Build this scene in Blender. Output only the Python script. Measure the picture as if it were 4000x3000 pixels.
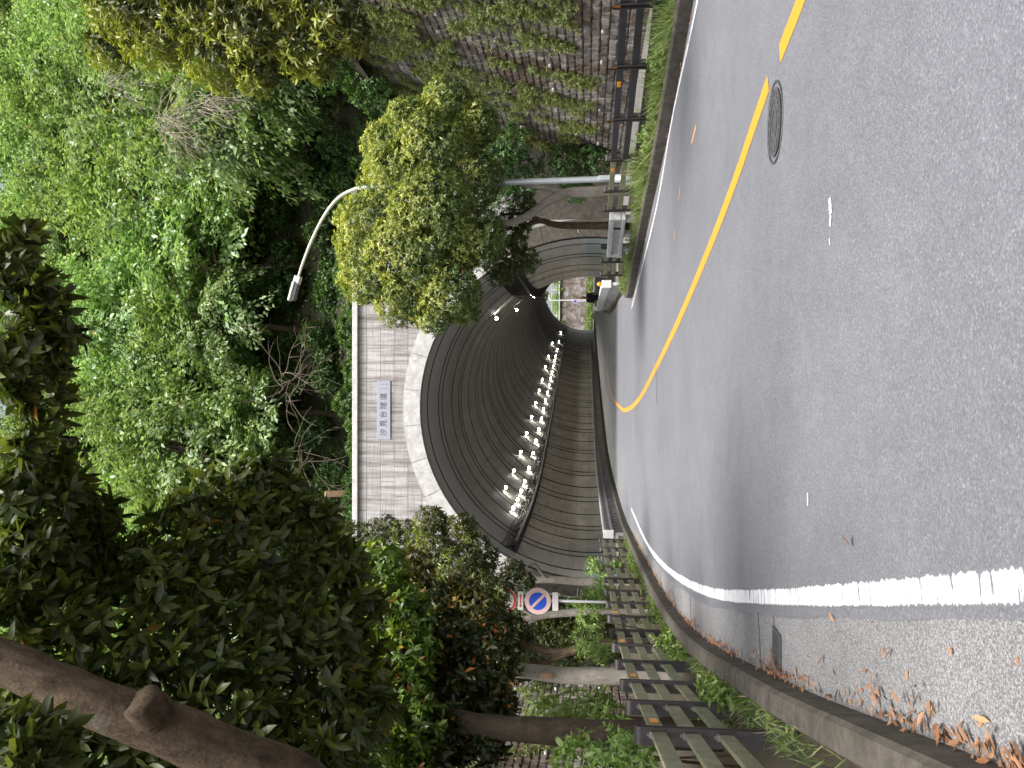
import bpy, math, random
import numpy as np
from mathutils import Vector, Matrix

# ------------------------------------------------------------------ camera, sky, sun, exposure
for o in list(bpy.data.objects):
    bpy.data.objects.remove(o)
SC = bpy.context.scene
COL = SC.collection
F_PX, HORIZON, EYE = 3005.0, 300.0, 1.5
TH = math.atan(HORIZON / F_PX)
CT, ST = math.cos(TH), math.sin(TH)
cam = bpy.data.cameras.new('camera')
cam.sensor_fit = 'HORIZONTAL'; cam.sensor_width = 36.0; cam.lens = F_PX / 4000 * 36
cam.clip_start = 0.05; cam.clip_end = 1500
cob = bpy.data.objects.new('camera', cam); COL.objects.link(cob)
# the photograph is turned a quarter: world up points to the picture's left
cob.matrix_world = Matrix(((0, 1, 0, 0), (ST, 0, -CT, 0), (-CT, 0, -ST, EYE), (0, 0, 0, 1)))
SC.camera = cob

W = bpy.data.worlds.new('World'); SC.world = W; W.use_nodes = True
wn = W.node_tree.nodes; wl = W.node_tree.links
bg = wn['Background']
sky = wn.new('ShaderNodeTexSky'); sky.sky_type = 'NISHITA'; sky.sun_disc = False
SUN_EL, SUN_AZ = math.radians(62), math.radians(172)     # azimuth from +Y towards +X
sky.sun_elevation = SUN_EL; sky.sun_rotation = SUN_AZ
sky.air_density = 1.0; sky.dust_density = 4.0; sky.ozone_density = 1.0
hsv = wn.new('ShaderNodeHueSaturation'); hsv.inputs['Saturation'].default_value = 0.45
wl.new(sky.outputs[0], hsv.inputs['Color']); wl.new(hsv.outputs[0], bg.inputs['Color'])
bg.inputs['Strength'].default_value = 0.12
sl = bpy.data.lights.new('sun', 'SUN'); sl.energy = 2.3; sl.angle = math.radians(26); sl.color = (1.0, 0.975, 0.94)
so = bpy.data.objects.new('sun', sl); COL.objects.link(so)
sdir = Vector((math.sin(SUN_AZ) * math.cos(SUN_EL), math.cos(SUN_AZ) * math.cos(SUN_EL), math.sin(SUN_EL)))
so.rotation_euler = sdir.to_track_quat('Z', 'Y').to_euler()
SC.view_settings.view_transform = 'Standard'; SC.view_settings.look = 'None'
SC.view_settings.exposure = 1.2; SC.view_settings.gamma = 1.0
SC.render.engine = 'CYCLES'
SC.cycles.max_bounces = 8; SC.cycles.diffuse_bounces = 5; SC.cycles.glossy_bounces = 2
SC.cycles.transmission_bounces = 3; SC.cycles.transparent_max_bounces = 4
SC.cycles.use_denoising = True
SC.cycles.caustics_reflective = False; SC.cycles.caustics_refractive = False

random.seed(7)
RNG = np.random.default_rng(11)

# ------------------------------------------------------------------ measuring helpers
def zr(y):                                   # the road climbs gently into the tunnel
    return max(0.0, 0.004 * (y - 30))
def ray(u, v):
    dn, rt = (u - 2000) / F_PX, (1500 - v) / F_PX
    return Vector((rt, CT + ST * dn, ST - CT * dn))
def gnd(u, v, z=0.0, slope=True):            # where a line of sight meets the road
    d = ray(u, v); t = 20
    for _ in range(60):
        y = d.y * t
        zz = z + (zr(y) if slope else 0)
        t = (zz - EYE) / d.z if d.z < -1e-5 else 400
    return Vector((d.x * t, d.y * t, EYE + d.z * t))
def at(u, v, y):                             # the point of a line of sight at distance y
    d = ray(u, v); t = y / d.y
    return Vector((d.x * t, y, EYE + d.z * t))
def proj(p):
    x, y, z = p[0], p[1], p[2] - EYE
    dep = y * CT + z * ST
    return 2000 + F_PX * (y * ST - z * CT) / dep, 1500 - F_PX * x / dep
def smooth(pts, n=2):
    P = [Vector(p) for p in pts]
    for _ in range(n):
        Q = [P[0]]
        for a, b in zip(P, P[1:]):
            Q += [a * .75 + b * .25, a * .25 + b * .75]
        Q.append(P[-1]); P = Q
    return P
def resample(P, step):
    out = [P[0].copy()]; acc = 0
    for a, b in zip(P, P[1:]):
        L = (b - a).length
        if L < 1e-9: continue
        s = step - acc
        while s <= L:
            out.append(a.lerp(b, s / L)); s += step
        acc = L - (s - step)
    out.append(P[-1].copy())
    return out
def flat(P):
    return [Vector((p[0], p[1], 0)) for p in P]
def offs(P, d):                              # offset to the left of travel
    out = []
    for i, p in enumerate(P):
        a = P[max(0, i - 1)]; b = P[min(len(P) - 1, i + 1)]
        t = (b - a); t.z = 0; t.normalize()
        out.append(p + Vector((-t.y, t.x, 0)) * d)
    return out

# ------------------------------------------------------------------ object helpers
def tag(o, label=None, cat=None, group=None, kind=None):
    if label: o['label'] = label
    if cat: o['category'] = cat
    if group: o['group'] = group
    if kind: o['kind'] = kind
    return o
def thing(name, label, cat, loc=(0, 0, 0), rz=0, group=None):
    o = bpy.data.objects.new(name, None); COL.objects.link(o)
    o.location = loc; o.rotation_euler = (0, 0, rz); o.empty_display_size = .2
    return tag(o, label, cat, group)
def link(name, me, mat=None, parent=None):
    o = bpy.data.objects.new(name, me); COL.objects.link(o)
    if mat is not None:
        for m in (mat if isinstance(mat, (list, tuple)) else [mat]): me.materials.append(m)
    if parent: o.parent = parent
    return o
def copy_tree(o, parent=None):
    c = o.copy(); COL.objects.link(c)
    if parent: c.parent = parent
    for ch in o.children: copy_tree(ch, c)
    return c

class MB:
    def __init__(s): s.v = []; s.f = []; s.uv = None; s.mi = []
    def add(s, V, F, mi=0):
        b = len(s.v); s.v += [tuple(p) for p in V]
        for f in F: s.f.append(tuple(b + i for i in f)); s.mi.append(mi)
    def box(s, o, size, ax=(1, 0, 0), ay=(0, 1, 0), az=(0, 0, 1), mi=0):   # o = centre
        o, ax, ay, az = Vector(o), Vector(ax), Vector(ay), Vector(az)
        hx, hy, hz = size[0] / 2, size[1] / 2, size[2] / 2
        V = [o + ax * (hx * i) + ay * (hy * j) + az * (hz * k) for k in (-1, 1) for j in (-1, 1) for i in (-1, 1)]
        s.add(V, [(0, 2, 3, 1), (4, 5, 7, 6), (0, 1, 5, 4), (2, 6, 7, 3), (0, 4, 6, 2), (1, 3, 7, 5)], mi)
    def tube(s, pts, radii, n=8, cap=True, rough=0.0, seed=0):
        P = [Vector(p) for p in pts]
        if not isinstance(radii, (list, tuple)): radii = [radii] * len(P)
        if len(radii) != len(P):
            q = [i * (len(radii) - 1) / (len(P) - 1) for i in range(len(P))]
            radii = [radii[int(x)] + (radii[min(int(x) + 1, len(radii) - 1)] - radii[int(x)]) * (x - int(x)) for x in q]
        rnd = random.Random(seed); V = []; F = []
        ref = None
        for i, p in enumerate(P):
            t = (P[min(i + 1, len(P) - 1)] - P[max(i - 1, 0)]).normalized()
            if ref is None:
                ref = Vector((1, 0, 0)) if abs(t.x) < .8 else Vector((0, 1, 0))
            a = (ref - t * ref.dot(t)).normalized(); ref = a
            b = t.cross(a)
            for k in range(n):
                an = 2 * math.pi * k / n
                r = radii[i] * (1 + rough * rnd.uniform(-1, 1))
                V.append(p + a * (r * math.cos(an)) + b * (r * math.sin(an)))
        for i in range(len(P) - 1):
            for k in range(n):
                k2 = (k + 1) % n
                F.append((i * n + k, i * n + k2, (i + 1) * n + k2, (i + 1) * n + k))
        if cap:
            F.append(tuple(reversed(range(n)))); F.append(tuple((len(P) - 1) * n + k for k in range(n)))
        s.add(V, F)
    def sweep(s, P, prof, closed=False, mi=0):     # prof: (offset to the left, height)
        P = [Vector(p) for p in P]; n = len(prof); V = []; F = []
        for i, p in enumerate(P):
            t = P[min(i + 1, len(P) - 1)] - P[max(i - 1, 0)]; t.z = 0; t.normalize()
            nl = Vector((-t.y, t.x, 0))
            for (a, h) in prof: V.append(p + nl * a + Vector((0, 0, h)))
        m = n if closed else n - 1
        for i in range(len(P) - 1):
            for k in range(m):
                k2 = (k + 1) % n
                F.append((i * n + k, i * n + k2, (i + 1) * n + k2, (i + 1) * n + k))
        if closed:
            F.append(tuple(reversed(range(n)))); F.append(tuple((len(P) - 1) * n + k for k in range(n)))
        s.add(V, F, mi)
    def disc(s, o, r, ax, ay, n=32, r0=0, mi=0):
        o, ax, ay = Vector(o), Vector(ax), Vector(ay)
        ring = lambda q: [o + ax * (q * math.cos(2 * math.pi * k / n)) + ay * (q * math.sin(2 * math.pi * k / n)) for k in range(n)]
        if r0 <= 0: s.add(ring(r), [tuple(range(n))], mi)
        else: s.add(ring(r0) + ring(r), [(k, n + k, n + (k + 1) % n, (k + 1) % n) for k in range(n)], mi)
    def build(s, name, mat=None, parent=None, smooth=False, bevel=0):
        me = bpy.data.meshes.new(name); me.from_pydata(s.v, [], s.f); me.update()
        if smooth:
            me.polygons.foreach_set('use_smooth', [True] * len(me.polygons))
        if any(s.mi): me.polygons.foreach_set('material_index', s.mi)
        o = link(name, me, mat, parent)
        if bevel:
            m = o.modifiers.new('bevel', 'BEVEL'); m.width = bevel; m.segments = 2; m.limit_method = 'ANGLE'
        return o

def strip(name, L, R, mat, kind='structure', dz=0.0, cross=1):   # ribbon between two equal polylines with metric UVs
    n = len(L); V = []; F = []; UV = []; s = 0
    for i in range(n):
        if i: s += ((L[i] + R[i]) * .5 - (L[i - 1] + R[i - 1]) * .5).length
        w = (R[i] - L[i]).length
        for c in range(cross + 1):
            p = L[i].lerp(R[i], c / cross); p.z += dz
            V.append(tuple(p)); UV.append((s, w * c / cross))
    k = cross + 1
    for i in range(n - 1):
        for c in range(cross):
            F.append((i * k + c, i * k + c + 1, (i + 1) * k + c + 1, (i + 1) * k + c))
    me = bpy.data.meshes.new(name); me.from_pydata(V, [], F); me.update()
    uvl = me.uv_layers.new(name='UVMap')
    for lp in me.loops: uvl.data[lp.index].uv = UV[lp.vertex_index]
    if me.polygons and me.polygons[0].normal.z < 0: me.flip_normals()
    o = link(name, me, mat)
    if kind: o['kind'] = kind
    return o

# ------------------------------------------------------------------ materials
class NT:
    def __init__(s, name):
        s.m = bpy.data.materials.new(name); s.m.use_nodes = True
        s.t = s.m.node_tree; s.p = s.t.nodes['Principled BSDF']; s.out = s.t.nodes['Material Output']
    def n(s, typ, **kw):
        nd = s.t.nodes.new('ShaderNode' + typ)
        for k, v in kw.items():
            if k.startswith('i_'): nd.inputs[k[2:].replace('_', ' ')].default_value = v
            else: setattr(nd, k, v)
        return nd
    def l(s, a, b): s.t.links.new(a, b)
    def coord(s, kind='Object', scale=(1, 1, 1)):
        tc = s.n('TexCoord'); mp = s.n('Mapping'); mp.inputs['Scale'].default_value = scale
        s.l(tc.outputs[kind], mp.inputs['Vector']); return mp.outputs[0]
    def noise(s, vec, scale, detail=4, rough=.6):
        nd = s.n('TexNoise'); nd.inputs['Scale'].default_value = scale; nd.inputs['Detail'].default_value = detail
        nd.inputs['Roughness'].default_value = rough; s.l(vec, nd.inputs['Vector']); return nd.outputs['Fac']
    def ramp(s, fac, stops, interp='LINEAR'):
        r = s.n('ValToRGB'); r.color_ramp.interpolation = interp; e = r.color_ramp.elements
        while len(e) < len(stops): e.new(.5)
        for i, (p, c) in enumerate(stops):
            e[i].position = p; e[i].color = (c[0], c[1], c[2], 1) if not isinstance(c, (int, float)) else (c, c, c, 1)
        s.l(fac, r.inputs[0]); return r.outputs[0]
    def mix(s, fac, a, b, mode='MIX'):
        m = s.n('Mix', data_type='RGBA', blend_type=mode)
        for inp, val in ((m.inputs[0], fac), (m.inputs[6], a), (m.inputs[7], b)):
            if hasattr(val, 'links'): s.l(val, inp)
            elif isinstance(val, (int, float)): inp.default_value = val if inp.type == 'VALUE' else (val, val, val, 1)
            else: inp.default_value = (*val[:3], 1)
        return m.outputs[2]
    def math(s, op, a, b=0.0):
        m = s.n('Math', operation=op)
        for inp, val in ((m.inputs[0], a), (m.inputs[1], b)):
            if hasattr(val, 'links'): s.l(val, inp)
            else: inp.default_value = val
        return m.outputs[0]
    def bump(s, h, strength=.3, dist=.02):
        b = s.n('Bump'); b.inputs['Strength'].default_value = strength; b.inputs['Distance'].default_value = dist
        s.l(h, b.inputs['Height']); s.l(b.outputs[0], s.p.inputs['Normal'])
    def col(s, c):
        if hasattr(c, 'links'): s.l(c, s.p.inputs['Base Color'])
        else: s.p.inputs['Base Color'].default_value = (*c[:3], 1)
    def set(s, rough=.6, metal=0.0, spec=.5):
        s.p.inputs['Roughness'].default_value = rough; s.p.inputs['Metallic'].default_value = metal
        s.p.inputs['Specular IOR Level'].default_value = spec; return s.m

def simple(name, c, rough=.6, metal=0.0, var=.15, scale=6, bump=0.1, spec=.5):
    k = NT(name); v = k.coord()
    n = k.noise(v, scale, 6, .65)
    d = [x * (1 - var) for x in c]; b = [min(1, x * (1 + var)) for x in c]
    k.col(k.ramp(n, [(.3, d), (.7, b)]))
    if bump: k.bump(k.noise(v, scale * 8, 3), bump, .01)
    return k.set(rough, metal, spec)

def m_asphalt():
    k = NT('asphalt'); v = k.coord()
    grain = k.n('TexVoronoi'); grain.inputs['Scale'].default_value = 100; k.l(v, grain.inputs['Vector'])
    g2 = k.noise(v, 240, 3, .7); big = k.noise(v, .35, 4, .6); mid = k.noise(v, 3.0, 5, .65)
    cell = k.n('TexWhiteNoise'); k.l(grain.outputs['Position'], cell.inputs['Vector'])
    stone = k.ramp(cell.outputs['Value'], [(0, (.125, .127, .136)), (.5, (.172, .175, .188)), (.85, (.21, .213, .226)), (.97, (.26, .262, .275)), (1, (.33, .33, .34))])
    c = k.mix(k.math('MULTIPLY', g2, .6), stone, (.15, .153, .167))
    c = k.mix(.8, c, k.ramp(big, [(.3, (.86, .86, .88)), (.7, (1.12, 1.12, 1.15))]), 'MULTIPLY')
    c = k.mix(.7, c, k.ramp(mid, [(.3, .9), (.7, 1.12)]), 'MULTIPLY')
    k.col(c)
    k.bump(k.math('ADD', grain.outputs['Distance'], g2), .55, .006)
    return k.set(.55, 0, .5)
def m_gutter():
    k = NT('exposed aggregate concrete'); v = k.coord()
    g = k.n('TexVoronoi'); g.inputs['Scale'].default_value = 135; k.l(v, g.inputs['Vector'])
    w = k.n('TexWhiteNoise'); k.l(g.outputs['Position'], w.inputs['Vector'])
    c = k.ramp(w.outputs['Value'], [(0, (.12, .117, .116)), (.35, (.18, .177, .176)), (.7, (.25, .247, .247)), (1, (.36, .355, .36))])
    c = k.mix(.8, c, k.ramp(k.noise(v, 1.1, 5), [(.3, .72), (.7, 1.15)]), 'MULTIPLY')
    k.col(c); k.bump(g.outputs['Distance'], .5, .006)
    return k.set(.8)
def m_concrete(name, a, b, stain, sc=1.0, stainamt=.6, bump=.3, zs=.25):
    k = NT(name); v = k.coord()
    base = k.ramp(k.noise(v, 2.2 * sc, 7, .7), [(.3, a), (.7, b)])
    vs = k.coord(scale=(1.4 * sc, 1.4 * sc, zs * sc))
    st = k.ramp(k.noise(vs, 2.0, 6, .7), [(.45, 0.0), (.72, 1.0)])
    c = k.mix(k.math('MULTIPLY', st, stainamt), base, stain)
    fine = k.noise(v, 60 * sc, 4, .7)
    c = k.mix(.5, c, k.ramp(fine, [(.3, .7), (.7, 1.25)]), 'MULTIPLY')
    k.col(c); k.bump(fine, bump, .01)
    return k.set(.85, 0, .3)
def m_marking(name, c, along=40, across=2.5, lo=.40, wid=.15):
    k = NT(name); v = k.coord('UV', (along, across, 1))
    n = k.noise(v, 1.0, 5, .75); n2 = k.noise(k.coord('UV', (1, 1, 1)), 1.3, 3)
    m = k.math('ADD', k.math('MULTIPLY', n, .75), k.math('MULTIPLY', n2, .25))
    su = k.n('SeparateXYZ'); k.l(k.coord('UV', (1, 1, 1)), su.inputs[0])
    ed = k.math('ABSOLUTE', k.math('SUBTRACT', k.math('MULTIPLY', su.outputs[1], 2 / wid), 1.0))
    m = k.math('SUBTRACT', m, k.ramp(ed, [(.72, 0.0), (1.0, .14)]))
    mask = k.ramp(m, [(lo - .035, 0.0), (lo, 1.0)])
    grit = k.noise(k.coord(), 180, 3, .7)
    cc = k.mix(k.math('MULTIPLY', grit, .35), c, [x * .55 for x in c])
    k.col(k.mix(mask, (.155, .157, .168), cc)); k.bump(grit, .3, .004)
    return k.set(.65)
def m_block():
    k = NT('rough wall block'); v = k.coord()
    n = k.noise(v, .45, 6, .7); f = k.noise(v, 9, 6, .75)
    ri = k.n('NewGeometry').outputs['Random Per Island']
    c = k.ramp(k.math('ADD', k.math('MULTIPLY', f, .6), k.math('MULTIPLY', ri, .4)),
               [(.25, (.14, .12, .105)), (.5, (.26, .235, .215)), (.8, (.44, .41, .385))])
    brown = k.ramp(n, [(.47, 0.0), (.58, .85)])
    c = k.mix(brown, c, (.12, .085, .062))
    moss = k.ramp(k.noise(v, 1.6, 5, .7), [(.56, 0.0), (.72, .5)])
    k.col(k.mix(moss, c, (.05, .06, .02))); k.bump(f, .8, .04)
    return k.set(.9, 0, .2)
def m_brick_panels():
    k = NT('portal stone panels'); tc = k.n('TexCoord'); sp = k.n('SeparateXYZ'); cb = k.n('CombineXYZ')
    k.l(tc.outputs['Object'], sp.inputs[0]); k.l(sp.outputs[0], cb.inputs[0]); k.l(sp.outputs[2], cb.inputs[1])
    b = k.n('TexBrick'); b.offset = .5; b.inputs['Scale'].default_value = 1.0
    b.inputs['Brick Width'].default_value = 1.41; b.inputs['Row Height'].default_value = .672
    b.inputs['Mortar Size'].default_value = .011; b.inputs['Mortar Smooth'].default_value = .2
    b.inputs['Color1'].default_value = (.40, .385, .378, 1); b.inputs['Color2'].default_value = (.56, .545, .535, 1)
    b.inputs['Mortar'].default_value = (.10, .085, .075, 1); k.l(cb.outputs[0], b.inputs['Vector'])
    v = k.coord()
    vs = k.coord(scale=(2.2, 2.2, .13)); st = k.ramp(k.noise(vs, 1.5, 6, .75), [(.44, 0.0), (.62, .85)])
    c = k.mix(st, b.outputs['Color'], (.135, .11, .10))
    hs = k.coord(scale=(.5, .5, 9)); st2 = k.ramp(k.noise(hs, 1.2, 6, .75), [(.48, 0.0), (.62, .65)])
    c = k.mix(st2, c, (.25, .215, .195))
    f = k.noise(v, 22, 5, .7)
    c = k.mix(.6, c, k.ramp(f, [(.3, .72), (.7, 1.2)]), 'MULTIPLY'); k.col(c)
    k.bump(k.math('SUBTRACT', k.math('MULTIPLY', f, .4), b.outputs['Fac']), .5, .02)
    return k.set(.85, 0, .3)
def m_lining(g=1.0, name='tunnel lining concrete'):
    k = NT(name); v = k.coord()
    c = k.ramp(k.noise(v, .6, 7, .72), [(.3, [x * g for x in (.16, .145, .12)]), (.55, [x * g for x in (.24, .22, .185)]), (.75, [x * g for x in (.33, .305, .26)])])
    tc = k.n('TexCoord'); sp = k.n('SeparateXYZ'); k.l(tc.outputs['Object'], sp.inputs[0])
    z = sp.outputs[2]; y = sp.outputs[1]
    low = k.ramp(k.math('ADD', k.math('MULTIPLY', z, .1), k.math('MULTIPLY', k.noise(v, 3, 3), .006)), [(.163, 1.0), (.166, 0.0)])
    pale = k.ramp(k.math('MULTIPLY', k.math('SUBTRACT', y, 34), .05), [(.18, 1.0), (.5, .18)])  # daylight at the tunnel mouth painted as paler lining, fading inward
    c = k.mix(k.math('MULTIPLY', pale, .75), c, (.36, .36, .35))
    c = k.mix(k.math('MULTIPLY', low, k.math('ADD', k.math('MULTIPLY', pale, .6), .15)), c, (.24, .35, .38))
    vs = k.coord(scale=(.4, .15, 2.4)); st = k.ramp(k.noise(vs, 1.5, 6, .7), [(.5, 0.0), (.7, .6)])
    c = k.mix(st, c, (.30, .29, .24)); k.col(c)
    k.bump(k.noise(v, 12, 5), .25, .02)
    return k.set(.8, 0, .3)
def m_bark(name, a, b, sc=1.0):
    k = NT(name); v = k.coord(scale=(1, 1, .3)); v2 = k.coord()
    n = k.noise(v, 14 * sc, 7, .75); m = k.noise(v2, 2.2 * sc, 5, .7)
    c = k.ramp(n, [(.28, a), (.7, b)])
    c = k.mix(.8, c, k.ramp(m, [(.3, .6), (.7, 1.3)]), 'MULTIPLY')
    lich = k.ramp(k.noise(v2, 5 * sc, 5, .7), [(.6, 0.0), (.7, .5)])
    k.col(k.mix(lich, c, (.16, .16, .12))); k.bump(k.math('ADD', n, k.noise(v2, 4 * sc, 4, .6)), 1.0, .035)
    return k.set(.9, 0, .2)
def m_leaf(name, cols, young=(.3, .34, .06), rough=.42, trans=.3, dead=.0, deadc=(.35, .11, .02)):
    k = NT(name); ri = k.n('NewGeometry').outputs['Random Per Island']
    n = len(cols); st = [(i / max(1, n - 1) * (1 - dead), c) for i, c in enumerate(cols)]
    if dead: st += [(1 - dead + .002, deadc), (1.0, deadc)]
    c = k.ramp(ri, st)
    at_ = k.n('Attribute'); at_.attribute_name = 'young'
    c = k.mix(at_.outputs['Fac'], c, young)
    oi = k.n('ObjectInfo'); h = k.n('HueSaturation')
    k.l(k.math('ADD', k.math('MULTIPLY', oi.outputs['Random'], .022), .484), h.inputs['Hue'])
    k.l(k.math('ADD', k.math('MULTIPLY', oi.outputs['Random'], .4), .8), h.inputs['Value']); k.l(c, h.inputs['Color'])
    c = h.outputs[0]; k.col(c); k.set(rough, 0, .5)
    tr = k.n('BsdfTranslucent'); k.l(k.mix(1.0, c, (1.25, 1.35, .7), 'MULTIPLY'), tr.inputs['Color'])
    mx = k.n('MixShader'); mx.inputs[0].default_value = trans
    k.l(k.p.outputs[0], mx.inputs[1]); k.l(tr.outputs[0], mx.inputs[2]); k.l(mx.outputs[0], k.out.inputs['Surface'])
    return k.m

M = {}
M['asphalt'] = m_asphalt(); M['gutter'] = m_gutter()
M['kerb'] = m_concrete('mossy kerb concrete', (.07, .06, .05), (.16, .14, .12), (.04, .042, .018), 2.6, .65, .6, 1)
M['soil'] = m_concrete('planter soil', (.045, .035, .025), (.10, .08, .058), (.05, .06, .02), 3.0, .6, .8, 1)
M['paving'] = m_concrete('footway concrete', (.16, .15, .14), (.26, .245, .23), (.10, .09, .075), 1.0, .5, .3, 1)
M['white_line'] = m_marking('worn white paint', (.78, .78, .80), 24, 2.0, .465, .142)
M['yellow_line'] = m_marking('worn orange paint', (.74, .31, .03), 8, 26, .36, .17)
M['trace'] = m_marking('old paint traces', (.80, .42, .16), 14, 9, .40, .07)
M['trace_white'] = m_marking('white paint flecks', (.85, .85, .87), 30, 30, .45, .06)
M['block'] = m_block()
M['panels'] = m_brick_panels()
M['ring'] = m_concrete('arch ring stone', (.42, .41, .39), (.66, .65, .63), (.22, .2, .17), 1.5, .45, .5, 1)
M['coping'] = m_concrete('coping stone', (.50, .48, .46), (.72, .71, .69), (.28, .25, .2), 1.5, .45, .3, 1)
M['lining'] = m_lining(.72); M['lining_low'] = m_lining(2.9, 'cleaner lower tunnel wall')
M['railstone'] = m_concrete('grey railing concrete', (.26, .26, .26), (.46, .46, .46), (.13, .12, .11), 2.5, .5, .3, 1)
M['railwhite'] = m_concrete('white painted railing', (.60, .60, .60), (.84, .84, .83), (.30, .29, .24), 3, .45, .2, 1)
M['post'] = simple('weathered dark steel', (.066, .058, .058), .5, .3, .3, 9)
M['rail'] = simple('olive weathered rail board', (.235, .235, .14), .62, 0, .35, 7, .2)
M['rail_shaded'] = simple('shaded olive rail board', (.04, .037, .04), .55, 0, .3, 7, .2)  # olive boards of the near right bays, shade put into the colour
M['bolt'] = simple('galvanised bolt', (.32, .31, .30), .4, .8, .2, 30)
M['orange'] = simple('orange reflector', (.85, .36, .02), .35, 0, .12, 20)
M['galv'] = simple('galvanised grey pole', (.48, .51, .54), .42, .35, .1, 3, .05)
M['lampwhite'] = simple('pale lamp housing', (.70, .69, .65), .4, 0, .08, 4, .05)
M['lampglass'] = simple('dark lamp glass', (.10, .10, .10), .25, 0, .1, 6, 0)
M['sign_white'] = simple('white sign face', (.72, .68, .66), .45, 0, .06, 6, 0)
M['sign_pink'] = simple('faded red sign ring', (.74, .50, .46), .45, 0, .1, 4, 0)
M['sign_blue'] = simple('blue sign face', (.025, .09, .55), .4, 0, .08, 4, 0)
M['sign_red'] = simple('red sign paint', (.62, .07, .05), .4, 0, .1, 4, 0)
M['pole_white'] = simple('white sign pole', (.72, .72, .72), .4, 0, .1, 5, .05)
M['plate'] = simple('blue grey name plate', (.34, .357, .40), .5, 0, .06, 3, .03)
M['ink'] = simple('dark plate lettering', (.06, .065, .075), .6, 0, .1, 5, 0)
M['iron'] = simple('cast iron', (.125, .122, .13), .5, .5, .3, 25, .3)
M['hole'] = simple('dark drain hole', (.006, .006, .006), .9, 0, .1, 5, 0); M['dust'] = simple('dusty iron groove', (.075, .073, .077), .8, 0, .3, 20, 0)
M['rack'] = simple('sooty cable rack steel', (.022, .020, .018), .7, .2, .3, 10, .2)
M['plastic'] = simple('pale weep pipe plastic', (.62, .60, .57), .5, 0, .1, 10, 0)
M['cloth'] = simple('dark jacket cloth', (.022, .02, .024), .9, 0, .3, 15, .2)
M['skin'] = simple('skin', (.32, .19, .13), .6, 0, .1, 10, 0)
M['hair'] = simple('black hair', (.012, .011, .011), .6, 0, .2, 40, .3)
M['bark_dark'] = m_bark('dark smooth bark', (.035, .026, .019), (.10, .078, .058), .8)
M['bark_grey'] = m_bark('pale grey bark', (.22, .20, .17), (.42, .385, .33), .6)
M['bark_brown'] = m_bark('brown limb bark', (.026, .018, .011), (.15, .108, .07), .8)
M['twig'] = simple('dry bare twigs', (.16, .125, .09), .9, 0, .3, 6, 0)
M['vine'] = simple('pale dry vine stems', (.36, .31, .24), .9, 0, .3, 6, 0)
M['cutwood'] = simple('fresh cut wood', (.46, .30, .19), .8, 0, .2, 14, .1)
M['dirt'] = m_concrete('hillside leaf mould', (.022, .018, .012), (.06, .046, .03), (.03, .04, .015), .8, .6, .8, 1)
M['leaf_hill'] = m_leaf('hillside leaves', [(.055, .105, .033), (.15, .25, .085), (.28, .405, .16), (.46, .57, .31)], (.40, .49, .17), .34, .34, .006, (.3, .2, .05))
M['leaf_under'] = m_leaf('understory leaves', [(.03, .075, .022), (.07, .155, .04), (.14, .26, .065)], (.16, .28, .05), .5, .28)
M['leaf_dome'] = m_leaf('rounded tree leaves', [(.032, .065, .02), (.065, .115, .03), (.125, .18, .048), (.19, .235, .07)], (.50, .51, .13), .36, .3, .006)
M['leaf_near'] = m_leaf('dark overhanging leaves', [(.022, .034, .008), (.044, .062, .013), (.075, .097, .02), (.12, .135, .03)], (.24, .28, .035), .40, .38, .004)
M['leaf_sunlit'] = m_leaf('sunlit roadside leaves', [(.045, .085, .014), (.085, .155, .024), (.16, .25, .04)], (.32, .42, .04), .32, .35, .02)  # sunlit crown top, the brightness is put into the leaf colour
M['leaf_rust'] = m_leaf('dark leaves turning rust', [(.018, .034, .01), (.03, .05, .012), (.06, .06, .016)], (.3, .2, .03), .4, .3, .045, (.26, .10, .015))
M['leaf_yellow'] = m_leaf('yellowing shrub leaves', [(.025, .04, .012), (.05, .065, .018), (.09, .10, .025)], (.36, .40, .065), .38, .3, .004)
M['leaf_weed'] = m_leaf('weed leaves', [(.12, .20, .045), (.21, .31, .08), (.33, .43, .15)], (.34, .34, .14), .5, .35)
M['leaf_creeper'] = m_leaf('pale wall creeper', [(.15, .22, .06), (.26, .35, .11), (.40, .47, .19)], (.48, .46, .22), .5, .35)
M['grass'] = m_leaf('grass blades', [(.09, .17, .035), (.15, .25, .06), (.26, .30, .12), (.38, .33, .19)], (.3, .3, .1), .55, .35)
M['leaf_exit'] = m_leaf('far yellow-green leaves', [(.14, .26, .03), (.26, .40, .05)], (.4, .5, .06), .5, .3)  # light yellow-green foliage beyond the far mouth
M['litter'] = m_leaf('dry fallen leaves', [(.17, .08, .035), (.30, .16, .075), (.42, .25, .14), (.30, .12, .03)], (.4, .3, .05), .55, .15)
def m_emit(name, c, s):
    k = NT(name); k.p.inputs['Emission Color'].default_value = (*c, 1); k.p.inputs['Emission Strength'].default_value = s
    k.col(c); return k.set(.4)
M['lamp_on'] = m_emit('lit tunnel lamp', (1.0, .97, .88), 88.0)

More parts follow.
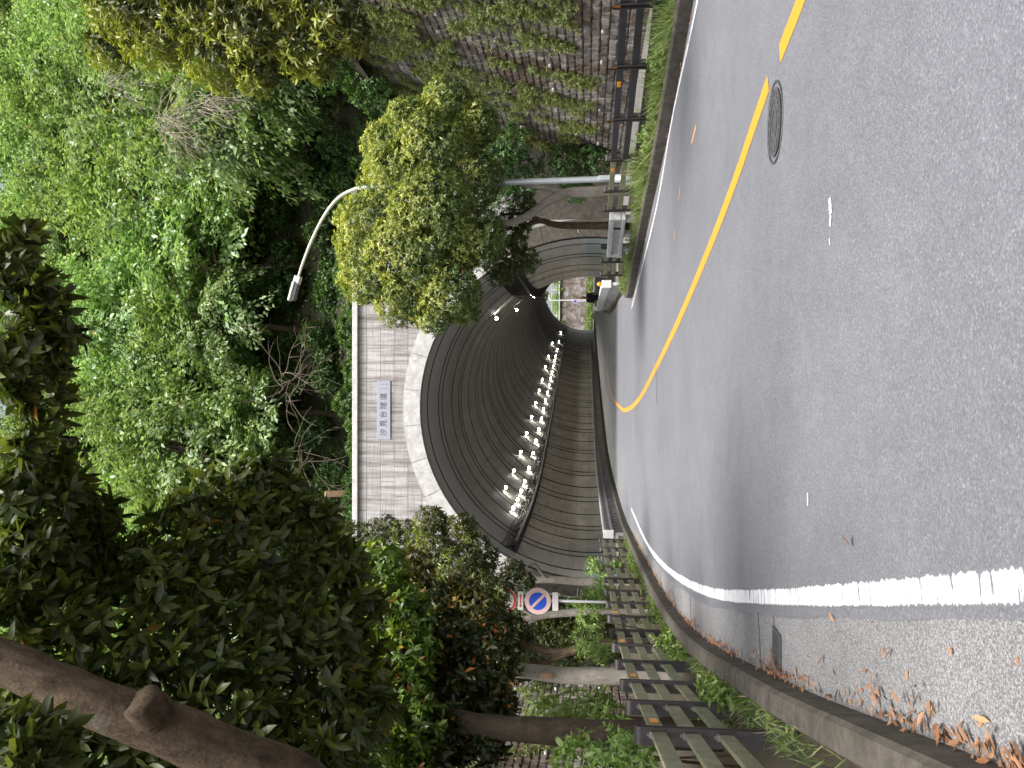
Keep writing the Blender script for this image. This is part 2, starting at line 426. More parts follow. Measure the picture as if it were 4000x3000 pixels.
# ------------------------------------------------------------------ leaf builder
def unit(a): return a / np.maximum(np.linalg.norm(a, axis=-1, keepdims=True), 1e-9)
def leaf_mesh(name, P, D, N, L, Wd, young=None, near=False, fold=.25, droop=.15):
    P = np.asarray(P, float); D = unit(np.asarray(D, float)); n = len(P)
    L = np.broadcast_to(L, (n,)).astype(float)[:, None]; Wd = np.broadcast_to(Wd, (n,)).astype(float)[:, None]
    S = np.cross(D, N); bad = np.linalg.norm(S, axis=1) < 1e-4; S[bad] = [1, 0, 0]; S = unit(S); N = unit(np.cross(S, D))
    if near:
        rows = [(0, 0, 0), (.28, -.42, fold * .42), (.28, 0, 0), (.28, .42, fold * .42), (.66, -.40, fold * .40), (.66, 0, 0), (.66, .40, fold * .40), (1, 0, 0)]
        tri = [(0, 2, 1), (0, 3, 2), (4, 5, 7), (5, 6, 7)]; quad = [(1, 2, 5, 4), (2, 3, 6, 5)]
    else:
        rows = [(0, 0, 0), (.45, -.5, fold * .5), (1, 0, 0), (.45, .5, fold * .5)]
        tri = [(0, 2, 1), (0, 3, 2)]; quad = []
    k = len(rows); V = np.empty((n, k, 3))
    for i, (a, b, c) in enumerate(rows):
        V[:, i] = P + D * (L * a) + S * (Wd * b) + N * (Wd * c - L * droop * a * a)
    V = V.reshape(-1, 3); base = (np.arange(n) * k)[:, None]
    T = (base[:, :, None] + np.array(tri)[None]).reshape(-1)
    nt = n * len(tri); idx = T; starts = np.arange(nt) * 3; tot = np.full(nt, 3)
    if quad:
        Q = (base[:, :, None] + np.array(quad)[None]).reshape(-1); nq = n * len(quad)
        starts = np.concatenate([starts, nt * 3 + np.arange(nq) * 4]); tot = np.concatenate([tot, np.full(nq, 4)])
        idx = np.concatenate([T, Q])
    me = bpy.data.meshes.new(name)
    me.vertices.add(len(V)); me.vertices.foreach_set('co', V.ravel())
    me.loops.add(len(idx)); me.loops.foreach_set('vertex_index', idx.astype(np.int32))
    me.polygons.add(len(starts)); me.polygons.foreach_set('loop_start', starts.astype(np.int32))
    me.update(calc_edges=True); me.validate()
    if young is not None:
        a = me.attributes.new('young', 'FLOAT', 'POINT')
        a.data.foreach_set('value', np.repeat(np.clip(young, 0, 1), k).astype(np.float32))
    return me

def rosettes(P, A, nl, L, Wd, young=None, spread=(35, 95), near=False, up=.35, jit=.25, droop=.18, drop=0.0):
    # whorls of nl leaves round every shoot tip P with axis A
    P = np.asarray(P, float); A = unit(np.asarray(A, float)); m = len(P)
    ref = np.where(np.abs(A[:, 2:3]) < .9, [[0, 0, 1.]], [[1., 0, 0]])
    X = unit(np.cross(A, ref)); Y = np.cross(A, X)
    an = RNG.uniform(0, 2 * np.pi, (m, 1)) + np.arange(nl)[None] * 2.4 + RNG.normal(0, .3, (m, nl))
    ph = np.radians(RNG.uniform(spread[0], spread[1], (m, nl)))
    D = A[:, None] * np.cos(ph)[..., None] + (X[:, None] * np.cos(an)[..., None] + Y[:, None] * np.sin(an)[..., None]) * np.sin(ph)[..., None]
    D = D + RNG.normal(0, jit * .5, D.shape); D[..., 2] -= drop
    Ls = L * RNG.uniform(.65, 1.2, (m, nl)); off = -RNG.uniform(0, .6, (m, nl)) * L
    Pp = P[:, None] + A[:, None] * off[..., None]
    N = np.broadcast_to(A[:, None], D.shape) * (1 - up) + np.array([0, 0, up]) + RNG.normal(0, jit, D.shape)
    Yg = None if young is None else np.clip(np.repeat(np.asarray(young)[:, None], nl, 1) + RNG.normal(0, .08, (m, nl)), 0, 1).ravel()
    return dict(P=Pp.reshape(-1, 3), D=D.reshape(-1, 3), N=N.reshape(-1, 3), L=Ls.ravel(), W=(Ls * Wd / L).ravel(), y=Yg, near=near, droop=droop)
def ros_mesh(name, r):
    return leaf_mesh(name, r['P'], r['D'], r['N'], r['L'], r['W'], r['y'], r['near'], droop=r['droop'])

def lobe_points(lobes, dens, inner=.2, squash=1.0, minz=None):
    # shoot tips over the union of lumpy lobes (centre, radius[, squash]); returns points, outward axes
    P = []; A = []
    C = np.array([l[0] for l in lobes], float); R = np.array([l[1] for l in lobes], float)
    for i in range(len(lobes)):
        n = max(4, int(dens * 4 * math.pi * R[i] ** 2)); d = unit(RNG.normal(size=(n, 3)))
        r = R[i] * (1 - np.abs(RNG.normal(0, .10, n))) * (1 + .10 * np.sin(d[:, 0] * 5 + i) * np.cos(d[:, 1] * 4 + d[:, 2] * 3 + 2 * i))
        nin = int(n * inner); r[:nin] *= RNG.uniform(.35, .9, nin)
        p = C[i] + d * r[:, None] * np.array([1, 1, squash])
        keep = np.ones(n, bool)
        for j in range(len(lobes)):
            if j != i:
                keep &= np.linalg.norm((p - C[j]) / np.array([1, 1, squash]), axis=1) > R[j] * .72
        P.append(p[keep]); A.append(d[keep])
    P = np.concatenate(P); A = np.concatenate(A)
    return P, A

def limb(parent, name, pts, r0, r1, mat, n=10, seed=0, sub=2):
    P = smooth(pts, sub); m = MB()
    rad = [r0 + (r1 - r0) * i / (len(P) - 1) for i in range(len(P))]
    m.tube(P, rad, n, True, .05, seed)
    return m.build(name, mat, parent, True)

# ================================================================== ROAD AND GROUND
def line(pix, step=.5, z=0.0):
    return flat([gnd(u, v, z) for (u, v) in pix])
kerbL = line([(3945, 3000), (3200, 2726), (2998, 2629), (2762, 2509), (2650, 2398), (2575, 2283), (2510, 2160), (2465, 2073)])
lineL = line([(4000, 2284), (3500, 2316), (3000, 2335), (2762, 2322), (2607, 2230), (2525, 2127), (2467, 1988)])
ctr = line([(3127, 0), (3044, 224), (3004, 311), (2848, 781), (2682, 1186), (2592, 1380), (2491, 1578), (2438, 1606)])
lineR = line([(2730, 0), (2624, 458), (2576, 771), (2520, 1000), (2467, 1205)])
kerbR = line([(2706, 0), (2653, 299), (2600, 569), (2541, 830), (2493, 1056), (2469, 1182)])
def extend(P, back, fwd):
    d = (P[0] - P[2]).normalized() if len(P) > 2 else (P[0] - P[1]).normalized()
    return [P[0] + d * back] + list(P) + [Vector((x, y, 0)) for x, y in fwd]
kerbL = extend(kerbL, 12, [(-5.5, 31), (-5.6, 36), (-5.55, 48), (-4.7, 60), (-2.2, 75), (2.2, 97), (12.6, 145), (16, 162)])
lineL = extend(lineL, 12, [])
ctr = extend(ctr, 14, [(-1.1, 36), (-1.0, 44), (-.5, 52), (.9, 62), (3.6, 76), (8, 97), (18.4, 145), (22, 162)])
lineR = extend(lineR, 9, [])
kerbR = extend(kerbR, 9, [(3.75, 31), (4.1, 36), (4.4, 48), (5.4, 60), (8.3, 75), (12.8, 97), (23.2, 145), (26.6, 162)])
def fin(P): 
    Q = resample(smooth(P, 2), .6)
    for p in Q: p.z = zr(p.y)
    return Q
kerbL, lineL, ctr, lineR, kerbR = map(fin, (kerbL, lineL, ctr, lineR, kerbR))
def match(P, Q):             # resample Q to as many points as P
    L = [0]
    for a, b in zip(Q, Q[1:]): L.append(L[-1] + (b - a).length)
    out = []; j = 0; n = len(P)
    for i in range(n):
        s = L[-1] * i / (n - 1)
        while j < len(L) - 2 and L[j + 1] < s: j += 1
        out.append(Q[j].lerp(Q[j + 1], (s - L[j]) / max(1e-9, L[j + 1] - L[j])))
    return out
asE = fin(extend(line([(4000, 2424), (3500, 2428), (3000, 2402), (2762, 2376), (2607, 2262), (2525, 2158), (2467, 2010)]), 12, []))
def at_y(P, y):
    for a, b in zip(P, P[1:]):
        if (a.y - y) * (b.y - y) <= 0 and abs(b.y - a.y) > 1e-9: return a.lerp(b, (y - a.y) / (b.y - a.y))
    return P[-1] if y > P[-1].y else P[0]
oL, oR = offs(kerbL, -.10), offs(kerbR, .20)
ry = [-9 + .5 * i for i in range(72)] + [27 + i for i in range(134)]
aL = []
for y in ry:
    e = at_y(asE, y) if y < asE[-1].y else None; k = at_y(oL, y)
    x = k.x if e is None else (e.x if y < 22 else e.x + (k.x - e.x) * min(1, (y - 22) / 5))
    x += .012 * math.sin(y * 9.1) + .010 * math.sin(y * 23.7 + 1)
    aL.append(Vector((x, y, zr(y))))
gR = [Vector((at_y(oR, y).x, y, zr(y))) for y in ry]
strip('road', aL, gR, M['asphalt'], cross=8)
strip('gutter', [p + Vector((0, 0, -.012)) for p in kerbL], [p + Vector((0, 0, -.012)) for p in offs(kerbL, -.9)], M['gutter'], cross=2)
strip('gutter', [p + Vector((0, 0, -.012)) for p in offs(kerbR, .24)], [p + Vector((0, 0, -.012)) for p in kerbR], M['gutter'], cross=1)
def band(name, P, w, mat, dz=.004):
    return strip(name, offs(P, w / 2), offs(P, -w / 2), mat, dz=dz)
band('edge_line', lineL, .142, M['white_line'])
band('edge_line', lineR, .12, M['white_line'])
yA, yB = gnd(3004, 300).y, gnd(3044, 243).y
cA = [p for p in resample(ctr, .1) if p.y > yA]; cB = [p for p in resample(ctr, .1) if p.y < yB]
band('centre_line', cA, .17, M['yellow_line']); band('centre_line', cB, .17, M['yellow_line'])
# old paint left on the lanes
for (a, b, w, mt) in [((3243, 774), (3247, 836), .055, 'trace_white'), ((3248, 842), (3244, 884), .035, 'trace_white'), ((3243, 930), (3244, 956), .022, 'trace_white'), ((3157, 1925), (3157, 1975), .03, 'trace_white'),
                      ((2720, 490), (2702, 560), .07, 'trace'), ((2657, 730), (2652, 780), .06, 'trace'), ((2636, 900), (2633, 940), .05, 'trace')]:
    A, B = gnd(*a), gnd(*b); P = [A.lerp(B, i / 8) for i in range(9)]
    band('paint_trace', P, w, M[mt], .004)
a, b = gnd(2563, 1432), gnd(2566, 1578); P = [a.lerp(b, i / 8) for i in range(9)]
band('road_joint', P, .06, M['iron'], .009)
# joints across the left gutter
for yy in (1.5, 6.35, 6.75, 11.5, 16.5, 21.5):
    i = min(range(len(kerbL)), key=lambda q: abs(kerbL[q].y - yy)); a = kerbL[i]; b = offs(kerbL, -.56)[i]
    m = MB(); t = (b - a).normalized(); m.box((a + b) / 2 + Vector((0, 0, -.0105)), ((b - a).length, .018, .006), t, Vector((-t.y, t.x, 0)))
    o = m.build('gutter_joint', M['kerb']); tag(o, kind='structure')
# kerbs
KP = lambda s: [(0, -.05), (s * .005, .185), (s * .03, .215), (s * .17, .215), (s * .19, .19), (s * .19, -.05)]
def kerb(P, s):
    m = MB(); pr = KP(s)
    if s < 0: pr = pr[::-1]
    m.sweep(P, pr, True); o = m.build('kerb', M['kerb']); return tag(o, kind='structure')
kerb([p for p in kerbL], 1); kerb([p for p in kerbR], -1)
# planting strips and footways behind the kerbs
YS = [-9 + i for i in range(45)]
kL = [at_y(kerbL, y) for y in YS]; kR = [at_y(kerbR, y) for y in YS]
vg = Vector((0, 0, .10))
strip('planting_strip', [Vector((-14 - 0 * p.x, p.y, .10)) for p in kL], [p + Vector((-.185, 0, .10)) for p in kL], M['soil'], cross=14)
strip('planting_strip', [p + Vector((.185, 0, .10)) for p in kR], [p + Vector((1.35, 0, .10)) for p in kR], M['soil'], cross=4)
strip('pavement', [p + Vector((1.35, 0, .095)) for p in kR], [Vector((13, p.y, .095)) for p in kR], M['paving'], cross=6)
TYS = [35.6 + i * 2 for i in range(62)]
tL = [at_y(kerbL, y) for y in TYS]; tR = [at_y(kerbR, y) for y in TYS]
strip('pavement', [p + Vector((-4.2, 0, .12)) for p in tL], [p + Vector((-.185, 0, .12)) for p in tL], M['paving'])
strip('pavement', [p + Vector((.185, 0, .12)) for p in tR], [p + Vector((4.2, 0, .12)) for p in tR], M['paving'])
m = MB(); m.add([(-400, -200, -.06), (400, -200, -.06), (400, 145, -.06), (-400, 145, -.06), (-400, 150, .42), (400, 150, .42), (400, 600, .42), (-400, 600, .42)], [(0, 1, 2, 3), (3, 2, 5, 4), (4, 5, 6, 7)])
tag(m.build('ground', M['dirt']), kind='structure')

# ================================================================== TUNNEL
YP = 36.0
AX = [(-1.13, 34.9), (-1.13, 36.5), (-1.12, 42), (-1.0, 48), (-.55, 54), (.3, 60), (3.2, 75), (7.8, 97), (18, 145.5)]
AXP = resample(smooth([Vector((x, y, 0)) for x, y in AX], 2), .25)
RT, ZC = 8.0, 1.5
def arc(n, r, a0=-12, a1=192): return [(r * math.cos(math.radians(a0 + (a1 - a0) * i / n)), r * math.sin(math.radians(a0 + (a1 - a0) * i / n))) for i in range(n + 1)]
tun = thing('road_tunnel', 'round arched concrete road tunnel curving right through the wooded hill', 'tunnel', (0, 0, 0))
m = MB(); V = []; nA = 48
Q = [p for p in AXP if p.y > 36.02]
stations = []; s = 0; nxt = 1.6; k = 0
for i, p in enumerate(Q):
    if i: s += (p - Q[i - 1]).length
    stations.append((p, s))
gaps = [2.9, 1.0, 3.1, 2.4, .9, 3.0, 3.3, 1.1, 2.5]
joints = []; q = 1.3; gi = 0
while q < stations[-1][1]:
    joints.append(q); q += gaps[gi % len(gaps)]; gi += 1
rows = []
def pos(sv):
    for (a, s0), (b, s1) in zip(stations, stations[1:]):
        if s0 <= sv <= s1: return a.lerp(b, (sv - s0) / max(1e-9, s1 - s0)), (b - a).normalized()
    return stations[-1][0], (stations[-1][0] - stations[-2][0]).normalized()
prof = []
for j in joints: prof += [(j - .005, 0), (j, .10), (j + .21, .10), (j + .215, 0)]
prof = [(0, 0)] + prof + [(stations[-1][1], 0)]
F = []
for (sv, rec) in prof:
    c, t = pos(sv); nl = Vector((t.y, -t.x, 0))
    for (a, b) in arc(nA, RT - .06 + rec): V.append(c + nl * a + Vector((0, 0, ZC + zr(c.y) + b)))
for i in range(len(prof) - 1):
    for k in range(nA):
        F.append((i * (nA + 1) + k, (i + 1) * (nA + 1) + k, (i + 1) * (nA + 1) + k + 1, i * (nA + 1) + k + 1))
m.add(V, F)
for i in range(len(prof) - 1):
    if prof[i][1] > 0 or prof[i + 1][1] > 0:
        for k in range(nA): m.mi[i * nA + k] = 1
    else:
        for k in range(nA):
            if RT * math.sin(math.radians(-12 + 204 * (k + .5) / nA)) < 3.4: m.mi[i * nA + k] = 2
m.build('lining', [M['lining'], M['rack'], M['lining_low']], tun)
# dark backing shell so no light leaks in
m = MB(); V = []; F = []
Q2 = Q[::8] + [Q[-1]]
for i, c in enumerate(Q2):
    t = (Q2[min(i + 1, len(Q2) - 1)] - Q2[max(0, i - 1)]).normalized(); nl = Vector((t.y, -t.x, 0))
    for (a, b) in arc(24, RT + .5, -30, 210): V.append(c + nl * a + Vector((0, 0, ZC + zr(c.y) + b)))
for i in range(len(Q2) - 1):
    for k in range(24): F.append((i * 25 + k, i * 25 + k + 1, (i + 1) * 25 + k + 1, (i + 1) * 25 + k))
m.add(V, F); m.build('outer_shell', M['lining'], tun)

# portal wall, one thing with coping and arch ring
ztop = at(1379, 1574, YP).z; xc = -1.13
por = thing('tunnel_portal', 'pale stained stone facade of the tunnel with round arch and flat coping', 'tunnel portal', (xc, YP, 0))
X0, X1, ZT = -9.7, 10.3, ztop - .26
def facade(yf):
    ang = [math.radians(-12 + 204 * i / 64) for i in range(65)]
    inner = [Vector((RT * math.cos(a), yf, ZC + RT * math.sin(a))) for a in ang]
    outer = []
    for a in ang:
        dx, dz = math.cos(a), math.sin(a)
        tt = []
        if dx > 1e-6: tt.append(X1 / dx)
        if dx < -1e-6: tt.append(X0 / dx)
        if dz > 1e-6: tt.append((ZT - ZC) / dz)
        t = min(tt); outer.append(Vector((t * dx, yf, ZC + t * dz)))
    # keep the two upper corners square
    for tgt in (Vector((X1, yf, ZT)), Vector((X0, yf, ZT))):
        i = min(range(65), key=lambda q: (outer[q] - tgt).length); outer[i] = tgt
    return inner, outer
m = MB(); i0, o0 = facade(0.0); i1, o1 = facade(1.1); n = 65
V = i0 + o0 + i1 + o1; F = []
for k in range(n - 1):
    F += [(k, k + 1, n + k + 1, n + k), (2 * n + k, 3 * n + k, 3 * n + k + 1, 2 * n + k + 1), (k, 2 * n + k, 2 * n + k + 1, k + 1), (n + k, n + k + 1, 3 * n + k + 1, 3 * n + k)]
m.add(V, F); m.build('stone_wall', M['panels'], por)
m = MB(); m.box((( X0 + X1) / 2, .55, ZT + .13), (X1 - X0 + .3, 1.4, .26)); m.build('coping', M['coping'], por, bevel=.02)
m = MB()
NV = 17
for k in range(NV):
    a0 = math.radians(-8 + 196 * k / NV) + .0016; a1 = math.radians(-8 + 196 * (k + 1) / NV) - .0016
    V = []
    for r in (RT - .005, RT + .80):
        for y in (-.06, .3):
            for j in range(7):
                a = a0 + (a1 - a0) * j / 6; V.append((r * math.cos(a), y, ZC + r * math.sin(a)))
    ix = lambda r, y, j: r * 14 + y * 7 + j
    F = []
    for j in range(6):
        F += [(ix(0, 0, j), ix(0, 0, j + 1), ix(1, 0, j + 1), ix(1, 0, j)), (ix(1, 0, j), ix(1, 0, j + 1), ix(1, 1, j + 1), ix(1, 1, j)),
              (ix(0, 0, j), ix(0, 1, j), ix(0, 1, j + 1), ix(0, 0, j + 1))]
    F += [(ix(0, 0, 0), ix(1, 0, 0), ix(1, 1, 0), ix(0, 1, 0)), (ix(0, 0, 6), ix(0, 1, 6), ix(1, 1, 6), ix(1, 0, 6))]
    m.add(V, F, 1 if k in (0, 1, 2, 14, 15, 16) else 0)  # lower stones darker: weathering, plus left foot shade put into the colour
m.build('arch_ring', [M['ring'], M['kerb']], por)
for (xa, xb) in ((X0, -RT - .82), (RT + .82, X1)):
    m = MB(); m.box(((xa + xb) / 2, -.045, 2.05), (xb - xa, .085, 4.3)); m.build('plinth', M['kerb'], por)  # rough dark stone foot; the left one also carries tree shade as colour
# name plate
pc = at(1500, 1602, YP)
pl = thing('name_plate', 'blue-grey plate with the tunnel name in five characters, on the portal above the arch', 'sign', (pc.x, YP - .03, pc.z))
m = MB(); m.box((0, 0, 0), (2.80, .05, .645)); m.build('plate', M['plate'], pl, bevel=.008)
def letters(txt, size, x, z, parent, name='lettering', sx=1.0, y=-.028, extr=.004, mat='ink'):
    cu = bpy.data.curves.new(name, 'FONT'); cu.body = txt; cu.size = size; cu.align_x = 'CENTER'; cu.align_y = 'CENTER'; cu.extrude = extr
    to = bpy.data.objects.new(name, cu); COL.objects.link(to); bpy.context.view_layer.update()
    me = bpy.data.meshes.new_from_object(to.evaluated_get(bpy.context.evaluated_depsgraph_get()))
    bpy.data.objects.remove(to)
    o = link(name, me, M[mat], parent); o.rotation_euler = (math.pi / 2, 0, 0); o.location = (x, y, z); o.scale = (sx, 1, 1)
    return o
for i, ch in enumerate('汐見台隧道'):
    letters(ch, .36, -1.06 + i * .425, 0, pl)
for i in range(6):
    letters('一', .07, 1.02 + .004 * (i % 2), .22 - i * .075, pl)
    letters('一', .06, 1.23 + .004 * (i % 3), .12 - i * .062, pl)

# lamps on the haunches
def haunch(sv, side, z):
    c, t = pos(sv); nl = Vector((t.y, -t.x, 0)); h = math.sqrt((RT - .06) ** 2 - (z - ZC) ** 2)
    return c + nl * (side * (h - .22)) + Vector((0, 0, zr(c.y) + z - .12)), t
lm = MB(); lm.box((0, 0, .05), (.30, .62, .10)); LAMP_CASE = None
def lamp(sv, side, z, label, group):
    p, t = haunch(sv, side, z)
    o = thing('tunnel_lamp', label, 'lamp', p, math.atan2(t.y, t.x) - math.pi / 2, group)
    global LAMP_CASE, LAMP_LENS
    if LAMP_CASE is None:
        a = MB(); a.box((0, 0, .05), (.22, .46, .10)); ob = a.build('case', M['rack'], o, bevel=.02); LAMP_CASE = ob.data
        b = MB(); N = 14; V = [(0, 0, -.14)]; 
        for k in range(N): V.append((.08 * math.cos(2 * math.pi * k / N), .17 * math.sin(2 * math.pi * k / N), -.10))
        for k in range(N): V.append((.10 * math.cos(2 * math.pi * k / N), .20 * math.sin(2 * math.pi * k / N), -.001))
        F = [(0, 1 + (k + 1) % N, 1 + k) for k in range(N)] + [(1 + k, 1 + (k + 1) % N, 1 + N + (k + 1) % N, 1 + N + k) for k in range(N)]
        b.add(V, F); ob2 = b.build('lens', M['lamp_on'], o, True); LAMP_LENS = ob2.data
    else:
        for nm, me in (('case', LAMP_CASE), ('lens', LAMP_LENS)):
            c = bpy.data.objects.new(nm, me); COL.objects.link(c); c.parent = o
    roll = side * -.5
    o.rotation_euler = (0, 0, o.rotation_euler.z)
    return o
sL = [9.0, 11.6, 14.2, 17, 21, 25.2, 29.2, 33.2, 37.2, 41.2, 45.2, 49.2, 53.2, 57.2, 61.2, 65.2, 69.2, 73.2, 79, 87, 97]
for sv in sL: lamp(sv, -1, 6.05, 'lit oval lamp in the lower row along the left side of the tunnel vault', 'lower row of lamps on the left tunnel wall')
for sv in [12.2, 17.6, 23.2, 29.2, 35.2, 41.2, 47.2, 53.2, 61.2, 69.2, 81]: lamp(sv, -1, 6.85, 'lit oval lamp in the upper row along the left side of the tunnel vault', 'upper row of lamps on the left tunnel wall')
lamp(12.5, 1, 7.4, 'lit oval lamp near the mouth on the right side of the tunnel vault', None)
lamp(23, 1, 7.0, 'lit oval lamp farther in on the right side of the tunnel vault', None)
for sv in sL[:15]: lamp(sv, 1, 5.55, 'lit oval lamp added behind the right cable rack to brighten the tunnel, mostly hidden', 'lamps added behind the right cable rack')  # extra lamps added out of sight to brighten the interior
# cable racks on both walls
def rack(side, s0, s1, label):
    o = thing('cable_rack', label, 'cable rack', (0, 0, 0))
    z = 4.95; h = math.sqrt((RT - .06) ** 2 - (z - ZC) ** 2)
    P = []
    sv = s0
    while sv <= s1:
        c, t = pos(sv); nl = Vector((t.y, -t.x, 0)); P.append((c + nl * (side * (h - .05)) + Vector((0, 0, zr(c.y) + z)), nl * -side, t)); sv += 1.0
    m = MB()
    for (a, na, ta), (b, nb, tb) in zip(P, P[1:]):
        m.add([a, a + na * .55, b + nb * .55, b, a + Vector((0, 0, .14)), a + na * .55 + Vector((0, 0, .14)), b + nb * .55 + Vector((0, 0, .14)), b + Vector((0, 0, .14))],
              [(0, 3, 2, 1), (1, 2, 6, 5), (0, 1, 5, 4), (3, 7, 6, 2), (4, 5, 6, 7)])
    m.build('tray', M['rack'], o)
    for i, (a, na, ta) in enumerate(P[:100]):
        if i % 2 == 0:
            m = MB(); m.tube([a + na * .45, a + na * .28 + Vector((0, 0, .55)), a + na * .02 + Vector((0, 0, 1.15))], .025, 5); m.build('bracket', M['rack'], o)
    if side > 0:                                  # lattice screen hanging on the right rack
        m = MB()
        for (a, na, ta), (b, nb, tb) in zip(P, P[1:]):
            for q in range(4):
                p0 = a.lerp(b, q / 4) + na * .62; p1 = a.lerp(b, (q + 1) / 4) + na * .62
                m.tube([p0 + Vector((0, 0, .1)), p1 + Vector((0, 0, 1.35))], .035, 4); m.tube([p0 + Vector((0, 0, 1.35)), p1 + Vector((0, 0, .1))], .035, 4)
        m.sweep([p + n_ * .62 + Vector((0, 0, .0)) for p, n_, t_ in P], [(-.03, 1.3), (.03, 1.3), (.03, 1.4), (-.03, 1.4)], True)
        m.build('screen', M['rack'], o)
    rnd = random.Random(3 + side)
    for q in range(4):
        m = MB(); pts = []
        for i, (a, na, ta) in enumerate(P):
            pts.append(a + na * (.15 + .1 * q) + Vector((0, 0, .22 + .16 * q + rnd.uniform(-.10, .08))))
        m.tube(smooth(pts, 1), .03, 5); m.build('cable', M['rack'], o)
    return o
rack(-1, 1.2, 104, 'long sooty cable rack along the left tunnel wall below the lamps')
rack(1, 1.2, 60, 'dark cable rack high on the right tunnel wall')

# guard railings beside the carriageway in the tunnel
def railing(P, label, nearmat):
    o = thing('tunnel_railing', label, 'railing', P[0])
    P = [p - P[0] + Vector((0, 0, 0)) for p in P]
    base = o.location
    m = MB(); m.sweep(P, [(-.13, .47), (-.13, .56), (-.05, .56), (-.05, .73), (-.13, .73), (-.13, .81), (-.10, .84), (.13, .84), (.13, .47)], True); m.build('beam', nearmat, o)
    Qp = resample(P, .85); k = 0
    for i, p in enumerate(Qp[:95]):
        a = Qp[max(0, i - 1)]; b = Qp[min(len(Qp) - 1, i + 1)]; t = (b - a); t.z = 0; t.normalize(); nl = Vector((-t.y, t.x, 0))
        m = MB(); m.box(p + Vector((0, 0, .21)), (.13, .13, .52), t, nl); m.build('post', nearmat, o, bevel=.02)
    p = P[0]; t = (P[1] - P[0]).normalized(); nl = Vector((-t.y, t.x, 0))
    m = MB(); m.box(p - t * .06 + Vector((0, 0, .655)), (.12, .32, .40), t, nl); m.build('end_block', M['railwhite'], o, bevel=.02)
    return o
rl = [p + Vector((0, 0, .10)) for p in resample(offs(kerbL, .32), 1.0) if 28.8 < p.y < 120]
railing(rl, 'long grey concrete guard railing along the left edge of the tunnel road', M['railstone'])
rr = [p + Vector((0, 0, .10)) for p in resample(offs(kerbR, -.34), 1.0) if 31.3 < p.y < 70]
rR = railing(rr, 'whitish concrete guard railing curving into the right side of the tunnel', M['railwhite'])
m = MB(); N = 12
V = [(0.1 * math.cos(2 * math.pi * k / N) * math.cos(a), .1 * math.sin(2 * math.pi * k / N) * math.cos(a), 0.95 + .11 * math.sin(a)) for a in (-1.3, -.6, 0, .6, 1.3) for k in range(N)]
F = [(j * N + k, j * N + (k + 1) % N, (j + 1) * N + (k + 1) % N, (j + 1) * N + k) for j in range(4) for k in range(N)] + [tuple(range(4 * N, 5 * N))]
m.add(V, F); m.build('orange_marker', M['orange'], rR, True)

# white boxed guard on the right verge
frP = offs(kerbR, -.62)
def on_line(P, v, z=.7):
    best = None
    for a, b in zip(P, P[1:]):
        if a.y < 2: continue
        va = proj(a + Vector((0, 0, z)))[1]; vb = proj(b + Vector((0, 0, z)))[1]
        if (va - v) * (vb - v) <= 0 and va != vb:
            return a.lerp(b, (v - va) / (vb - va))
    return best
a = on_line(offs(kerbR, -.5), 842); b = on_line(offs(kerbR, -.5), 992)
t = (b - a).normalized(); nl = Vector((-t.y, t.x, 0)); Lg = (b - a).length
gb = thing('guard_panel', 'short white boxed guard with a long recessed groove on the right verge', 'guard rail', (a + b) / 2 + Vector((0, 0, .03)), math.atan2(t.y, t.x))
m = MB(); m.box((0, -.06, .70), (Lg - .02, .06, .40)); m.build('back_plate', M['railwhite'], gb)
m = MB()
for (c, sz) in [((0, 0, .86), (Lg, .22, .13)), ((0, 0, .54), (Lg, .22, .10)), ((-Lg / 2 + .06, 0, .70), (.12, .215, .19)), ((Lg / 2 - .06, 0, .70), (.12, .215, .19))]: m.box(c, sz)
m.build('frame', M['railwhite'], gb, bevel=.02)
for q in (-.42, -.05, .34):
    m = MB(); m.box((q * Lg, -.01, .25), (.22, .16, .48)); m.build('post', M['railwhite'], gb, bevel=.03)

# ================================================================== FENCES
def hairpin(h=1.04, sep=.11, w=.135, th=.014):
    pts = []
    r = sep / 2
    out = [(-r, 0)] + [(-r * math.cos(math.pi * i / 10), h - r + r * math.sin(math.pi * i / 10)) for i in range(11)] + [(r, 0)]
    ri = r - th
    inn = [(-ri, 0)] + [(-ri * math.cos(math.pi * i / 10), h - r + ri * math.sin(math.pi * i / 10)) for i in range(11)] + [(ri, 0)]
    n = len(out); V = [(x, y, z) for x in (-w / 2, w / 2) for (y, z) in out] + [(x, y, z) for x in (-w / 2, w / 2) for (y, z) in inn]
    F = []
    for k in range(n - 1):
        F += [(k, k + 1, n + k + 1, n + k), (2 * n + k, 3 * n + k, 3 * n + k + 1, 2 * n + k + 1), (k, 2 * n + k, 2 * n + k + 1, k + 1), (n + k, n + k + 1, 3 * n + k + 1, 3 * n + k)]
    V = [(y, -x, z) for (x, y, z) in V]          # the loop stands in the fence line, its strap faces along it
    m = MB(); m.add(V, F); return m
